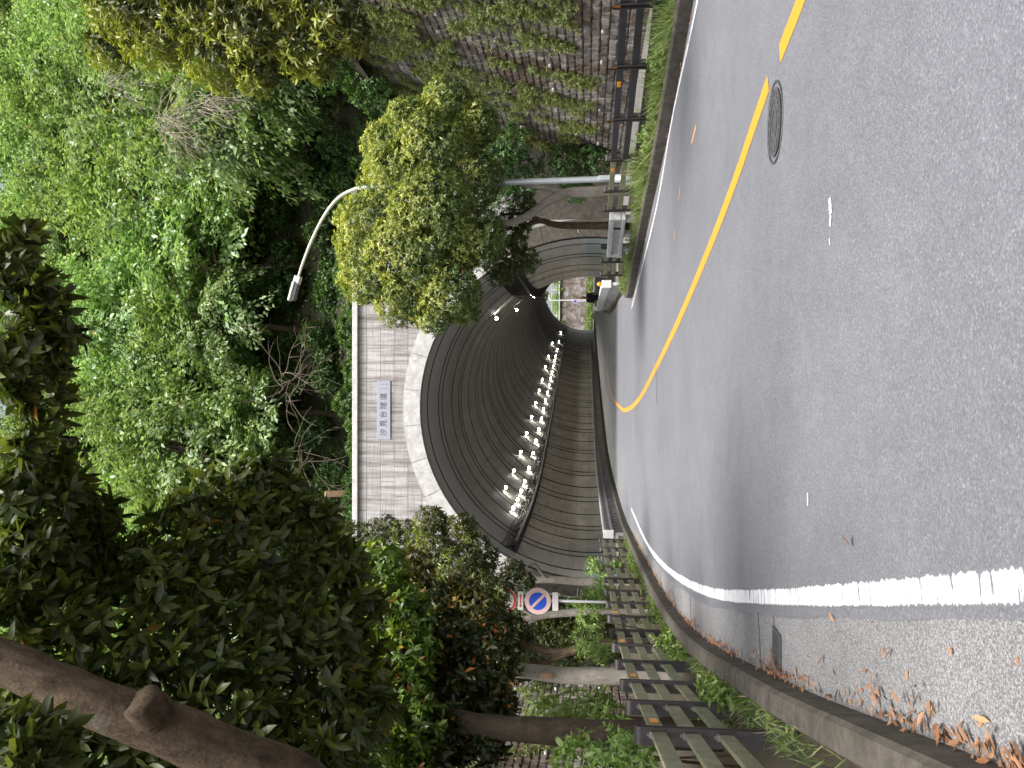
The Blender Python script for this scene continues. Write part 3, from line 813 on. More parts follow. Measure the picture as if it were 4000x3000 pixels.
def fence(pts, side, label, rails_mat, refl_in_loop, refl_rails, name='roadside_fence'):
    # side: +1 when the road lies to the right of travel
    root = thing(name, label, 'fence', pts[0])
    O = pts[0]; hp = None
    for i, p in enumerate(pts):
        a = pts[max(0, i - 1)]; b = pts[min(len(pts) - 1, i + 1)]; t = (b - a); t.z = 0; t.normalize()
        rz = math.atan2(t.y, t.x)
        if hp is None: po = hairpin().build('post', M['post'], root, False); hp = po.data
        else: po = bpy.data.objects.new('post', hp); COL.objects.link(po); po.parent = root
        po.location = p - O + Vector((0, 0, .08)); po.rotation_euler = (0, 0, rz)
        nl = Vector((-t.y, t.x, 0)) * side
        if refl_in_loop:
            m = MB(); m.box(p - O + Vector((0, 0, 1.04)) - nl * .03, (.066, .02, .11), t, Vector((-t.y, t.x, 0))); m.build('reflector', M['orange'], root)
        for z in (.93, .67, .41):
            for sgn in (-1, 1):
                m = MB()
                e = p - O - nl * .02 + t * (.085 * sgn) + Vector((0, 0, z + .066))
                m.box(e, (.06, .05, .02), t, Vector((-t.y, t.x, 0))); m.tube([e + Vector((0, 0, .009)), e + Vector((0, 0, .028))], .014, 6); m.build('bolt', M['bolt'], root)
    for i, (p, q) in enumerate(zip(pts, pts[1:])):
        t = (q - p); L = t.length; t.normalize(); nl = Vector((-t.y, t.x, 0)) * side
        rm = rails_mat(i)
        for j, z in enumerate((.93, .67, .41)):
            m = MB(); c = (p + q) / 2 - O - nl * .02 + Vector((0, 0, z)); m.box(c, (L - .116, .035, .125), t, Vector((-t.y, t.x, 0))); m.build('rail', M[rm], root, bevel=.006)
        if i in refl_rails:
            c = p.lerp(q, .3) - O - nl * .045 + Vector((0, 0, .93)); m = MB(); m.box(c, (.16, .014, .07), t, Vector((-t.y, t.x, 0))); m.build('reflector', M['orange'], root, bevel=.004)
    return root
fl = offs(kerbL, .47); fr = offs(kerbR, -.60)
vL = [2880, 2769, 2682, 2600, 2533, 2475, 2419, 2364, 2316, 2268, 2222, 2182, 2146, 2113]
ptsL = [on_line(fl, v) for v in vL]
d0 = (ptsL[0] - ptsL[1]).normalized()
ptsL = [ptsL[0] + d0 * 3.6, ptsL[0] + d0 * 1.8] + ptsL
ptsL = [Vector((p.x, p.y, .02)) for p in ptsL]
fence(ptsL, 1, 'long three-rail fence with olive boards and dark hairpin posts on the left verge', lambda i: 'rail', False, {2, 4, 6, 8, 10})
vR = [10, 251, 458, 617, 739, 815]
ptsR = [on_line(fr, v) for v in vR]; d0 = (ptsR[0] - ptsR[1]).normalized()
ptsR = [ptsR[0] + d0 * 2] + ptsR
ptsR = [Vector((p.x, p.y, .02)) for p in ptsR]
fence(ptsR, -1, 'three-rail fence with boards darkened for shade and orange reflectors on the right verge', lambda i: 'rail_shaded' if i < 4 else 'rail', True, {2, 4})
ptsR2 = [on_line(fr, v) for v in (962, 1018, 1070)]
ptsR2 = [Vector((p.x, p.y, .02)) for p in ptsR2]
fence(ptsR2, -1, 'short two-bay fence between the white boxed guard and the right tunnel railing', lambda i: 'rail', False, set())
print('FENCE', [tuple(round(c, 2) for c in p) for p in ptsL], [tuple(round(c, 2) for c in p) for p in ptsR + ptsR2])

# ================================================================== RETAINING WALLS
def block_wall(name, A, B, h, lean, side, label, bw=.35, bh=.235):
    # A-B base line; leans away from the road; side = +1 when the face looks to the left of A->B
    A, B = Vector(A), Vector(B); t = (B - A); L = t.length; t.normalize()
    nrm = Vector((-t.y, t.x, 0)) * side; up = (Vector((0, 0, 1)) * h - nrm * lean); LU = up.length; up.normalize()
    face = t.cross(up).normalized(); face = face if face.dot(nrm) > 0 else -face
    root = thing(name, label, 'retaining wall', A)
    m = MB(); z = Vector((0, 0, 0))
    m.add([z, t * L, t * L + up * LU, up * LU, -face * .6, t * L - face * .6, t * L + up * LU - face * .6, up * LU - face * .6],
          [(0, 1, 2, 3), (4, 7, 6, 5), (3, 2, 6, 7), (0, 3, 7, 4), (1, 5, 6, 2)])
    m.build('backing', M['soil'], root)
    m = MB(); rnd = random.Random(5); rows_ = int(LU / bh)
    for r in range(rows_):
        x = -(.5 * bw if r % 2 else 0)
        while x < L:
            x0, x1 = max(0, x) + .012, min(L, x + bw) - .012
            if x1 - x0 > .06:
                z0, z1 = r * bh + .006, (r + 1) * bh - .006; d = rnd.uniform(.03, .075); ins = rnd.uniform(.025, .05)
                tl = [rnd.uniform(-.02, .02) for _ in range(4)]
                V = [t * x0 + up * z0, t * x1 + up * z0, t * x1 + up * z1, t * x0 + up * z1]
                V = [v + face * .003 for v in V]
                W_ = [t * (x0 + ins) + up * (z0 + ins) + face * (d + tl[0]), t * (x1 - ins) + up * (z0 + ins) + face * (d + tl[1]), t * (x1 - ins) + up * (z1 - ins) + face * (d + tl[2]), t * (x0 + ins) + up * (z1 - ins) + face * (d + tl[3])]
                m.add(V + W_, [(4, 5, 6, 7), (0, 1, 5, 4), (1, 2, 6, 5), (2, 3, 7, 6), (3, 0, 4, 7)])
            x += bw
    m.build('blocks', M['block'], root)
    cp = MB(); cp.box(t * L / 2 + up * (LU + .1) - face * .2, (L, .7, .22), t, face, up); cp.build('coping', M['kerb'], root)
    return root, A, t, up, face, L, LU
def weep(root, t, up, face, L, LU, dx=2.1, dz=1.55, z0=1.1):
    r = 0; z = z0
    while z < LU - .4:
        x = 1.0 + (dx / 2 if r % 2 else 0)
        while x < L:
            c = t * x + up * z; m = MB(); m.tube([c + face * .02, c + face * .14], .042, 10); m.build('weep_pipe', M['plastic'], root); x += dx
        z += dz; r += 1
wr = block_wall('retaining_wall', (8.2, 4, .05), (9.3, 33, .05), 9.4, 2.3, 1, 'battered wall of rough brown blocks overgrown with weeds behind the right fence')
weep(wr[0], *wr[2:])
wl_ = block_wall('retaining_wall', (-7.2, 2, .05), (-10.4, 29, .05), 7.5, 1.7, -1, 'weedy rough block wall behind the trees on the left verge')
weep(wl_[0], *wl_[2:])

for (xa, xb, lb) in [(-14, -10.85, 'dark mossy concrete wing wall left of the portal'), (9.2, 14, 'dark mossy concrete wing wall right of the portal')]:
    w_ = thing('wing_wall', lb, 'wall', ((xa + xb) / 2, 36.9, 0)); h_ = 11.8
    m = MB(); m.box((0, 0, h_ / 2 - .1), (xb - xa, .8, h_)); m.build('wall', M['kerb'], w_)
    for z in (2.4, 4.8, 7.2, 9.6):
        m = MB(); m.box((0, -.41, z), (xb - xa - .02, .02, .05)); m.build('joint', M['rack'], w_)
# ================================================================== HILL
def grid(name, xs, ys, fz, mat):
    V = [(x, y, fz(x, y)) for y in ys for x in xs]; n = len(xs)
    F = [(j * n + i, j * n + i + 1, (j + 1) * n + i + 1, (j + 1) * n + i) for j in range(len(ys) - 1) for i in range(n - 1)]
    m = MB(); m.add(V, F); return tag(m.build(name, mat, None, True), kind='structure')
def interp(x, T):
    for (a, b), (c, d) in zip(T, T[1:]):
        if x <= c: return b + (d - b) * max(0, (x - a)) / (c - a)
    return T[-1][1]
HB = [(37.3, ztop - .35), (39.5, ztop + .1), (44, ztop + 5.5), (52, ztop + 17), (64, ztop + 31.5), (80, ztop + 48), (120, 26), (144, 10.5)]
def zback(x, y): return interp(y, HB) + .5 * math.sin(x * .5 + y * .3) * min(1, (y - 37.3) / 4)
def zright(x, y): return 9.0 + max(0, y - 31) * .55 + max(0, x - 10.6) * .95 + .4 * math.sin(y * .6 + x * .4) * min(1, max(0, x - 10.6))
def zleft(x, y): return 7.2 + max(0, y - 31) * .8 + max(0, -x - 10.2) * .95
lin = lambda a, b, n: [a + (b - a) * i / (n - 1) for i in range(n)]
grid('hillside', lin(-60, 70, 60), lin(37.3, 80, 26) + lin(84, 144, 14), zback, M['dirt'])
grid('hillside', [10.75, 11.2] + lin(12, 60, 26), lin(-5, 37.25, 26), zright, M['dirt'])
grid('hillside', lin(-60, -12.6, 26) + [-11.9], lin(-5, 37.25, 26), zleft, M['dirt'])

# ================================================================== SIGNS, LAMP, PERSON
def no_parking():
    c = at(2102, 2345, 17.7); g = Vector((c.x, c.y, .1))
    o = thing('road_sign', 'round blue no-parking sign with red arrow plate on white pole', 'road sign', g)
    X, Z = Vector((1, 0, 0)), Vector((0, 0, 1)); zc = c.z - g.z; y = -.06
    m = MB(); m.tube([(0, 0, -.05), (0, 0, zc + 1.25)], .032, 12); m.build('pole', M['pole_white'], o, True)
    def disc(name, z, r, mats):
        m = MB(); m.tube([(0, y, z), (0, y - .012, z)], r, 40); d = m.build(name, M['sign_white'], o)
        return d
    d = disc('sign_disc', zc, .305, None)
    m = MB(); m.disc((0, y - .016, zc), .295, X, Z, 40, .205); m.build('red_ring', M['sign_pink'], d)
    m = MB(); m.disc((0, y - .015, zc), .206, X, Z, 40); m.build('blue_field', M['sign_blue'], d)
    s = math.sqrt(.5); a = Vector((s, 0, -s)); b = Vector((s, 0, s))
    m = MB(); m.box((0, y - .019, zc), (.42, .004, .062), a, (0, 1, 0), b); m.build('red_slash', M['sign_pink'], d)
    m = MB(); m.box((0, y - .006, zc + .40), (.42, .012, .125)); p = m.build('arrow_plate', M['sign_white'], o, bevel=.004)
    m = MB(); q = y - .015
    m.add([(-.16, q, zc + .40), (-.10, q, zc + .435), (-.10, q, zc + .412), (.10, q, zc + .412), (.10, q, zc + .435), (.16, q, zc + .40), (.10, q, zc + .365), (.10, q, zc + .388), (-.10, q, zc + .388), (-.10, q, zc + .365)], [tuple(range(10))])
    m.build('red_arrow', M['sign_red'], p)
    m = MB(); m.box((0, y - .006, zc - .40), (.42, .012, .135)); m.build('blank_plate', M['sign_white'], o, bevel=.004)
    z2 = zc + .79
    d2 = disc('upper_disc', z2, .30, None)
    m = MB(); m.disc((0, y - .016, z2), .29, X, Z, 40, .235); m.build('red_ring', M['sign_red'], d2)
    for z in (zc, z2, zc + .4, zc - .4):
        m = MB(); m.box((0, -.02, z), (.10, .10, .04)); m.build('clamp', M['galv'], o)
no_parking()
def small_plate(u0, u1, v0, v1, y, label, rows):
    a, b = at(u0, v1, y), at(u1, v0, y); w, h = abs(b.x - a.x), abs(b.z - a.z); c = (a + b) / 2
    o = thing('notice_plate', label, 'sign', (c.x, y - .04, c.z))
    m = MB(); m.box((0, 0, 0), (w, .03, h)); m.build('plate', M['sign_white'], o, bevel=.006)
    for i in range(rows): letters('一 一', .09, 0, h * (.34 - .68 * i / max(1, rows - 1)), o, y=-.02, sx=w / .42)
small_plate(2203, 2270, 884, 912, 36.0, 'small white notice plate on the stone beside the right foot of the arch', 5)
small_plate(2200, 2272, 2297, 2345, 36.0, 'greyish notice plate on the dark stone beside the left foot of the arch', 4)

base = gnd(2405, 697, .1, False); Yl = 19.75
kL_ = at(2384, 702, Yl); base = Vector((kL_.x + .03, Yl, .1))
lamp_o = thing('street_lamp', 'grey street lamp pole rising through the rounded tree with a pale arm over the road', 'street lamp', base)
topp = at(1400, 733, Yl) - base
m = MB(); m.tube(smooth([(0, 0, 0), topp * .5, topp], 1), [.085, .08, .075, .068, .062], 14); m.build('pole', M['galv'], lamp_o, True)
m = MB(); m.tube([(0, 0, 0), (0, 0, .75)], .105, 14); m.build('base_sleeve', M['galv'], lamp_o, True)
m = MB(); m.box((.0, -.10, 1.0), (.12, .03, .3)); m.build('hatch', M['galv'], lamp_o, bevel=.006)
arm = [at(1400, 733, Yl), at(1330, 762, Yl), at(1275, 825, Yl), at(1225, 920, Yl), at(1185, 1020, Yl), at(1166, 1080, Yl)]
arm = [p - base for p in arm]; P = smooth(arm, 2)
m = MB(); m.tube(P, [.052 - .020 * i / (len(P) - 1) for i in range(len(P))], 12); m.build('arm', M['lampwhite'], lamp_o, True)
e = arm[-1]; dirv = (at(1142, 1168, Yl) - base - e); Lh = dirv.length; dirv.normalize(); yv = Vector((0, 1, 0)); upv = dirv.cross(yv); upv = upv if upv.z > 0 else -upv
m = MB(); m.box(e + dirv * .1, (.22, .18, .17), dirv, yv, upv); m.build('joint_box', M['lampwhite'], lamp_o, bevel=.02)
m = MB(); m.box(e + dirv * (.2 + Lh * .35) + upv * .05, (Lh * .85, .26, .07), dirv, yv, upv); hd = m.build('head', M['lampwhite'], lamp_o, bevel=.02)
m = MB(); m.box(e + dirv * (.2 + Lh * .35) - upv * .03, (Lh * .75, .20, .07), dirv, yv, upv); m.build('lens', M['lampglass'], hd)

def person():
    c = at(2300, 1163, 47); g = Vector((c.x, c.y, .12 + zr(47)))
    o = thing('person', 'person in a dark bulky jacket walking on the right footway inside the tunnel', 'person', g, .25)
    def skinned(name, verts, edges, rad, mat, par, sub=2):
        me = bpy.data.meshes.new(name); me.from_pydata(verts, edges, []); ob = link(name, me, mat, par)
        sk = ob.modifiers.new('skin', 'SKIN'); ob.modifiers.new('sub', 'SUBSURF').levels = sub; ob.modifiers['sub'].render_levels = sub
        for i, r in enumerate(rad):
            me.skin_vertices[0].data[i].radius = r if isinstance(r, tuple) else (r, r)
        me.skin_vertices[0].data[0].use_root = True
        return ob
    V = [(0, 0, .92), (0, .01, 1.15), (0, 0, 1.40), (0, -.02, 1.50), (0, -.05, 1.60), (0, -.05, 1.70),
         (.10, 0, .88), (.11, -.16, .50), (.11, -.02, .09), (.11, -.17, .05), (-.10, 0, .88), (-.11, .06, .48), (-.11, .22, .11), (-.11, .10, .05),
         (.20, 0, 1.39), (.27, .05, 1.12), (.25, -.10, .90), (.25, -.14, .82), (-.20, 0, 1.39), (-.27, .0, 1.12), (-.26, -.12, .90), (-.26, -.16, .82)]
    E = [(0, 1), (1, 2), (2, 3), (3, 4), (4, 5), (0, 6), (6, 7), (7, 8), (8, 9), (0, 10), (10, 11), (11, 12), (12, 13), (2, 14), (14, 15), (15, 16), (16, 17), (2, 18), (18, 19), (19, 20), (20, 21)]
    R = [(.15, .11), (.15, .11), (.15, .10), .055, .08, .075, .085, .065, .045, .04, .085, .065, .045, .04, .07, .05, .04, .032, .07, .05, .04, .032]
    skinned('body', V, E, R, M['skin'], o)
    J = [(0, .0, .78), (0, .01, 1.1), (0, 0, 1.40), (0, -.01, 1.47), (.21, 0, 1.385), (.285, .05, 1.12), (.265, -.09, .93), (-.21, 0, 1.385), (-.285, 0, 1.12), (-.275, -.11, .93)]
    skinned('jacket', J, [(0, 1), (1, 2), (2, 3), (2, 4), (4, 5), (5, 6), (2, 7), (7, 8), (8, 9)], [(.21, .15), (.21, .16), (.19, .13), .08, .10, .08, .065, .10, .08, .065], M['cloth'], o)
    T = [(0, 0, .92), (.10, 0, .86), (.112, -.165, .50), (.112, -.01, .12), (-.10, 0, .86), (-.112, .065, .48), (-.112, .225, .13)]
    skinned('trousers', T, [(0, 1), (1, 2), (2, 3), (0, 4), (4, 5), (5, 6)], [(.16, .12), .10, .08, .065, .10, .08, .065], M['cloth'], o)
    skinned('hair', [(0, -.02, 1.66), (0, -.03, 1.74)], [(0, 1)], [(.085, .09), (.07, .075)], M['hair'], o)
person()

# manhole and drain
mc = gnd(3029, 478)
SQ = .72
mh = thing('manhole_cover', 'round dark iron manhole cover beside the orange centre line', 'manhole cover', (mc.x, mc.y, .004))
m = MB(); R_ = .30; mh.scale = (.92, SQ, 1)
m.disc((0, 0, .004), R_, (1, 0, 0), (0, 1, 0), 48); m.build('lid', M['iron'], mh)
for r0, r1 in ((.335, .36), (.27, .295), (.19, .215), (.10, .125)):
    m = MB(); m.disc((0, 0, .008 if r0 < .3 else .005), r1, (1, 0, 0), (0, 1, 0), 48, r0); m.build('ring', M['iron'] if r0 > .3 else M['dust'], mh)
m = MB()
for k in range(16):
    a = 2 * math.pi * k / 16; dx, dy = math.cos(a), math.sin(a)
    m.box((.235 * dx, .235 * dy, .007), (.04, .03, .004), (dx, dy, 0), (-dy, dx, 0))
m.build('tread', M['dust'], mh)
ga, gb_ = gnd(3032, 2462), gnd(3032, 2604); gc = (ga + gb_) / 2; gt = (gb_ - ga); GL = gt.length; gt.normalize()
gr = thing('drain_grate', 'rusty iron drain grate across the left gutter, half buried in dry leaves', 'drain grate', (gc.x, gc.y, -.012), math.atan2(gt.y, gt.x))
m = MB(); m.box((0, 0, .001), (GL, .26, .004)); m.build('sump', M['hole'], gr)
m = MB()
for sy in (-1, 1): m.box((0, sy * .115, .007), (GL, .03, .014))
for sx in (-1, 1): m.box((sx * (GL / 2 - .012), 0, .006), (.03, .20, .014))
m.box((0, 0, .006), (GL - .05, .014, .012))
m.build('frame', M['iron'], gr)
for k in range(9):
    m = MB(); m.box((-GL / 2 + GL * (k + 1) / 10, 0, .006), (.024, .20, .012)); m.build('bar', M['iron'], gr)

# ================================================================== BEYOND THE FAR MOUTH
fx = lambda v, y: (1500 - v) / F_PX * y
wall2 = thing('retaining_wall', 'brown stained block wall seen through the far mouth of the tunnel', 'retaining wall', (22, 180, .4))
m = MB(); m.box((0, .5, 3.9), (60, 1, 7.8)); m.build('backing', M['kerb'], wall2)
m = MB(); rnd = random.Random(9)
for r in range(13):
    for c in range(48):
        if abs(-22 + c * 1.0) > 22: continue
        d = rnd.uniform(.03, .06); m.box((-22 + c * 1.0 + (.5 if r % 2 else 0), -d / 2 - .002, .32 + r * .58), (.985, d, .565))
m.build('blocks', M['block'], wall2)
m = MB(); m.box((0, .2, 7.95), (60, 1.4, .3)); m.build('coping', M['coping'], wall2)
fw = thing('white_fence', 'white railing on top of the far block wall beyond the tunnel', 'fence', (22, 180, 8.5))
for z in (.55, 1.1, 1.65):
    m = MB(); m.box((0, 0, z), (40, .05, .06)); m.build('rail', M['pole_white'], fw)
for k in range(21):
    m = MB(); m.box((-20 + 2 * k, 0, .9), (.10, .10, 1.8)); m.build('post', M['pole_white'], fw)
pb = at(2283, 1172, 172); pole2 = thing('lamp_pole', 'thin white pole with a short hooked top beyond the far tunnel mouth', 'pole', (pb.x, 172, .5))
m = MB(); m.tube([(0, 0, 0), (0, 0, 9.6)], .13, 10); m.build('pole', M['pole_white'], pole2)
m = MB(); m.tube([(0, 0, 9.55), (.5, 0, 9.8), (1.2, 0, 9.85)], .10, 8); m.build('arm', M['pole_white'], pole2)
sb = at(2247, 1178, 168); sg = thing('road_sign', 'tiny round blue sign on a white post beyond the far tunnel mouth', 'road sign', (sb.x, 168, .5))
m = MB(); m.tube([(0, 0, 0), (0, 0, sb.z - .5 + .3)], .06, 8); m.build('post', M['pole_white'], sg)
m = MB(); m.tube([(0, -.08, sb.z - .5), (0, -.12, sb.z - .5)], .45, 24); m.build('disc', M['sign_pink'], sg)
m = MB(); m.disc((0, -.125, sb.z - .5), .33, (1, 0, 0), (0, 0, 1), 24); m.build('blue_field', M['sign_blue'], sg)

# ================================================================== VEGETATION
LB = lambda L: [(at(u, v, y), r) for (u, v, y, r) in L]
def crown(name, parent, lobes, dens, nl, L, Wd, mat, near=False, young=None, inner=.2, up=.35, drop=0.0, spread=(35, 95), squash=1.0, droop=.18):
    P, A = lobe_points(lobes, dens, inner, squash)
    y = None if young is None else young(P, A)
    ax = unit(A + np.array([0, 0, .35]))
    off = np.array(parent.location) if parent else np.zeros(3)
    r = rosettes(P - off, ax, nl, L, Wd, y, spread, near, up, drop=drop, droop=droop)
    return link(name, ros_mesh(name, r), mat, parent)
def twigs(parent, name, root_pts, lobes, r0, r1, mat, seed=1, n=6):
    # limbs from the nearest point of the skeleton out to every lobe
    rnd = random.Random(seed); off = parent.location; i = 0
    for (c, r) in lobes:
        c = Vector(c); b = min(root_pts, key=lambda p: (Vector(p) - c).length + max(0, Vector(p).z - c.z) * .5); b = Vector(b)
        mid = b.lerp(c, .5) + Vector((rnd.uniform(-.1, .1), rnd.uniform(-.1, .1), rnd.uniform(.0, .15))) * (c - b).length
        limb(parent, name, [b - off, mid - off, c - off], r0, r1, mat, n, seed + i, 2); i += 1

# ---- woods on the slope above the tunnel
def hill_tree(seed, R=4.0, ns=140, nl=78, L=.30, Wd=.175, mat='leaf_hill', h=5.5, name='hillside_tree', label='', cat='tree', group=None):
    g = np.random.default_rng(seed)
    root = thing(name, label, cat, (0, 0, 0), 0, group)
    az = g.uniform(0, 2 * np.pi, ns); el = np.radians(g.uniform(-15, 85, ns)); Rr = R * g.uniform(.65, 1.08, ns)
    # a few big lobes make the outline uneven
    la = g.uniform(0, 2 * np.pi, 6)
    Rr *= .8 + .3 * np.max(np.cos(az[:, None] - la[None]), axis=1)
    d = np.stack([np.cos(az) * np.cos(el), np.sin(az) * np.cos(el), np.sin(el)], 1)
    t = g.uniform(.30, 1, (ns, nl)) ** .7
    start = np.stack([np.zeros(ns), np.zeros(ns), h - 1 + g.uniform(-1, 1, ns)], 1)
    P = start[:, None] + d[:, None] * (Rr[:, None] * t)[..., None]
    P[..., 2] -= .42 * R * t ** 2 * np.cos(el)[:, None] ** 2
    side = np.stack([-np.sin(az), np.cos(az), np.zeros(ns)], 1)
    sg = g.choice([-1, 1], (ns, nl))
    P += side[:, None] * (sg * g.uniform(.0, .55, (ns, nl)) * R / 4)[..., None]; P[..., 2] += g.normal(0, .12, (ns, nl))
    D = d[:, None] * .6 + side[:, None] * (sg * .7)[..., None] + np.array([0, 0, -.55]) + g.normal(0, .35, (ns, nl, 3))
    N = np.array([0, 0, 1.]) + d[:, None] * .45 + g.normal(0, .35, (ns, nl, 3))
    Ls = (L * g.uniform(.6, 1.25, (ns, nl))).ravel()
    yg = np.clip(np.repeat((g.uniform(0, 1, ns) > .8) * g.uniform(.2, .7, ns), nl), 0, 1)
    me = leaf_mesh('crown', P.reshape(-1, 3), D.reshape(-1, 3), N.reshape(-1, 3), Ls, Ls * Wd / L, yg, False)
    link('crown', me, M[mat], root)
    m = MB(); m.tube(smooth([(0, 0, -1), (.2, .1, h * .5), (-.1, 0, h)], 2), [.26 - .15 * i / 8 for i in range(9)], 8)
    for q in range(7):
        i = int(q * ns / 7); e = start[i] + d[i] * Rr[i] * .7
        m.tube(smooth([start[i], (start[i] + e) / 2 + np.array([0, 0, .3]), e], 1), [.10, .08, .06, .04, .03], 6)
    m.build('trunk', M['bark_dark'], root, True)
    return root
LBL = 'leafy tree with drooping light green sprays in the dense wood above the tunnel'
GRP = 'trees of the wood above the tunnel'
protos = [hill_tree(31 + i, R=3.9 + .3 * i, label=LBL, group=GRP, h=5.2 + .4 * i) for i in range(4)]
rnd = random.Random(21); used = set(); nt = 0
spots = []
for (y, x0, x1, dx) in [(43.5, -20, 26, 4.6), (48, -22, 28, 4.8), (53, -24, 38, 5.0), (59, -26, 46, 5.2), (66, -28, 38, 5.2), (74, -30, 44, 5.4), (81, -32, 46, 5.8)]:
    x = x0 + rnd.uniform(0, 2)
    while x < x1:
        spots.append((x + rnd.uniform(-1, 1), y + rnd.uniform(-1.2, 1.2), 'b')); x += dx
for y in (20, 25, 30, 35, 40):
    for x in (13.5, 18, 23, 28): spots.append((x + rnd.uniform(-1, 1), y + rnd.uniform(-1, 1), 'r'))
for (x, y, w) in spots:
    if w == 'b' and y > 69 and -9 < x < -1: continue              # the gap where a little sky shows
    z = zback(x, y) if w == 'b' or y > 37.2 else zright(x, y)
    if w == 'r' and y > 37.2: z = max(z, zright(x, 37.2))
    sc = rnd.uniform(.85, 1.3) * (.8 if w == 'r' else 1)
    i = nt % 4
    if i not in used: o = protos[i]; used.add(i)
    else: o = copy_tree(protos[i])
    if w == 'r': o['label'] = 'leafy tree leaning out from the bank above the weedy right retaining wall'; o['group'] = 'trees on the bank above the right wall'
    o.location = (x, y, z - .4); o.scale = (sc, sc, sc * rnd.uniform(.9, 1.15)); o.rotation_euler = (rnd.uniform(-.1, .1) + .12, rnd.uniform(-.1, .1), rnd.uniform(0, 6.28)); nt += 1

# understory on the ledge behind the coping
us = thing('ledge_shrub', 'band of bright green shrubs hanging over the right part of the portal coping', 'shrubs', (2, 38.4, ztop))
L_ = [((x + rnd.uniform(-.4, .4), 38.0 + rnd.uniform(-.3, 1.6), ztop + .25 + rnd.uniform(0, .9)), rnd.uniform(.5, .9)) for x in lin(-3, 12, 22)]
L_ += [((x, 36.75, ztop + .12), .33) for x in (.2, 1.2, 2.1, 3.4, 4.6)]
crown('foliage', us, L_, 46, 7, .17, .085, M['leaf_under'], young=lambda P, A: np.clip(A[:, 2] * .4 + .1, 0, 1))
us2 = thing('ledge_shrub', 'dark low shrubs behind the grass on the left part of the portal coping', 'shrubs', (-8, 39, ztop))
crown('foliage', us2, [((x, 39.2 + rnd.uniform(-.3, .8), ztop + .3 + rnd.uniform(0, .9)), rnd.uniform(.4, .8)) for x in lin(-15, -3.5, 15)], 34, 7, .17, .08, M['leaf_under'])
us4 = thing('bank_shrub', 'shrubs clinging to the bank between the right wall top and the portal', 'shrubs', (11.5, 34, 10))
crown('foliage', us4, [((x + rnd.uniform(-.4, .4), y, zright(max(10.8, x), y) + rnd.uniform(.1, .7)), rnd.uniform(.5, .95)) for x in (10.6, 11.6, 12.8, 14) for y in (22, 24.5, 27, 29, 31, 33, 35, 36.6)], 15, 7, .17, .075, M['leaf_under'], young=lambda P, A: np.clip(A[:, 2] * .5 - .1, 0, 1))
us3 = thing('slope_shrub', 'dim undergrowth in the shade under the trees just above the portal', 'shrubs', (0, 41, ztop + 2))
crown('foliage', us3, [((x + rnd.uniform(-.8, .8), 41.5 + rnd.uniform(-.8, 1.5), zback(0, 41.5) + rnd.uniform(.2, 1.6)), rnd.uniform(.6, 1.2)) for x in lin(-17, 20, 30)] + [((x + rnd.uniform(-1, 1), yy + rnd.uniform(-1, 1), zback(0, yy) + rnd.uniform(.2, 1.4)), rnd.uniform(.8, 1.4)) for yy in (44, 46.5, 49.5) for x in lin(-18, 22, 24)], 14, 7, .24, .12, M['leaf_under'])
Pg = np.stack([RNG.uniform(-19, 24, 11000), 37.4 + RNG.random(11000) ** 1.3 * 13, np.zeros(11000)], 1)
Pg[:, 2] = [zback(x, y) + abs(RNG.normal(.05, .16)) for x, y in Pg[:, :2]]
r_ = rosettes(Pg, np.tile([0, -.5, .8], (len(Pg), 1)) + RNG.normal(0, .35, (len(Pg), 3)), 6, .24, .12, None, (40, 100), False, .5)
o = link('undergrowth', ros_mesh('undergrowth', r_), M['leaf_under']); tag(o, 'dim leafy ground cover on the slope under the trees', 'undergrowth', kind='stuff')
def blades(name, pts, hgt, wid, mat, lean=.5, kind=None, parent=None, seed=1):
    g = np.random.default_rng(seed); P = np.array(pts, float); n = len(P)
    D = np.array([0, 0, 1.]) + g.normal(0, lean, (n, 3)) * np.array([1, 1, .3]); N = g.normal(0, 1, (n, 3)); N[:, 2] *= .3
    Ls = hgt * g.uniform(.5, 1.25, n)
    return link(name, leaf_mesh(name, P, D, N, Ls, np.full(n, wid), None, True, droop=.35), mat, parent)
P = [(RNG.uniform(-15, 12), 37.35 + abs(RNG.normal(0, .5)), ztop - .02) for _ in range(5200)]
P = [p for p in P if p[0] < -2.2 or RNG.random() < .25]
o = blades('ledge_grass', P, .42, .028, M['grass'], .55); tag(o, 'long grass growing along the portal coping', 'grass', kind='stuff')
for (u, v, y, tip, lb) in [(1330, 1925, 39.5, (1270, 1930), 'pale sawn log end jutting from the grass above the portal'), (1350, 2010, 40.0, (1222, 2003), 'thin grey sawn trunk leaning in the shade above the portal left end')]:
    a, b = at(u, v, y), at(tip[0], tip[1], y - .6); t_ = thing('cut_log', lb, 'log', a)
    m = MB(); r_ = .17 if u == 1330 else .07; m.tube([(0, 0, -.6), b - a], r_, 12, True, .04); m.build('trunk', M['cutwood'] if u == 1330 else M['bark_grey'], t_, False)
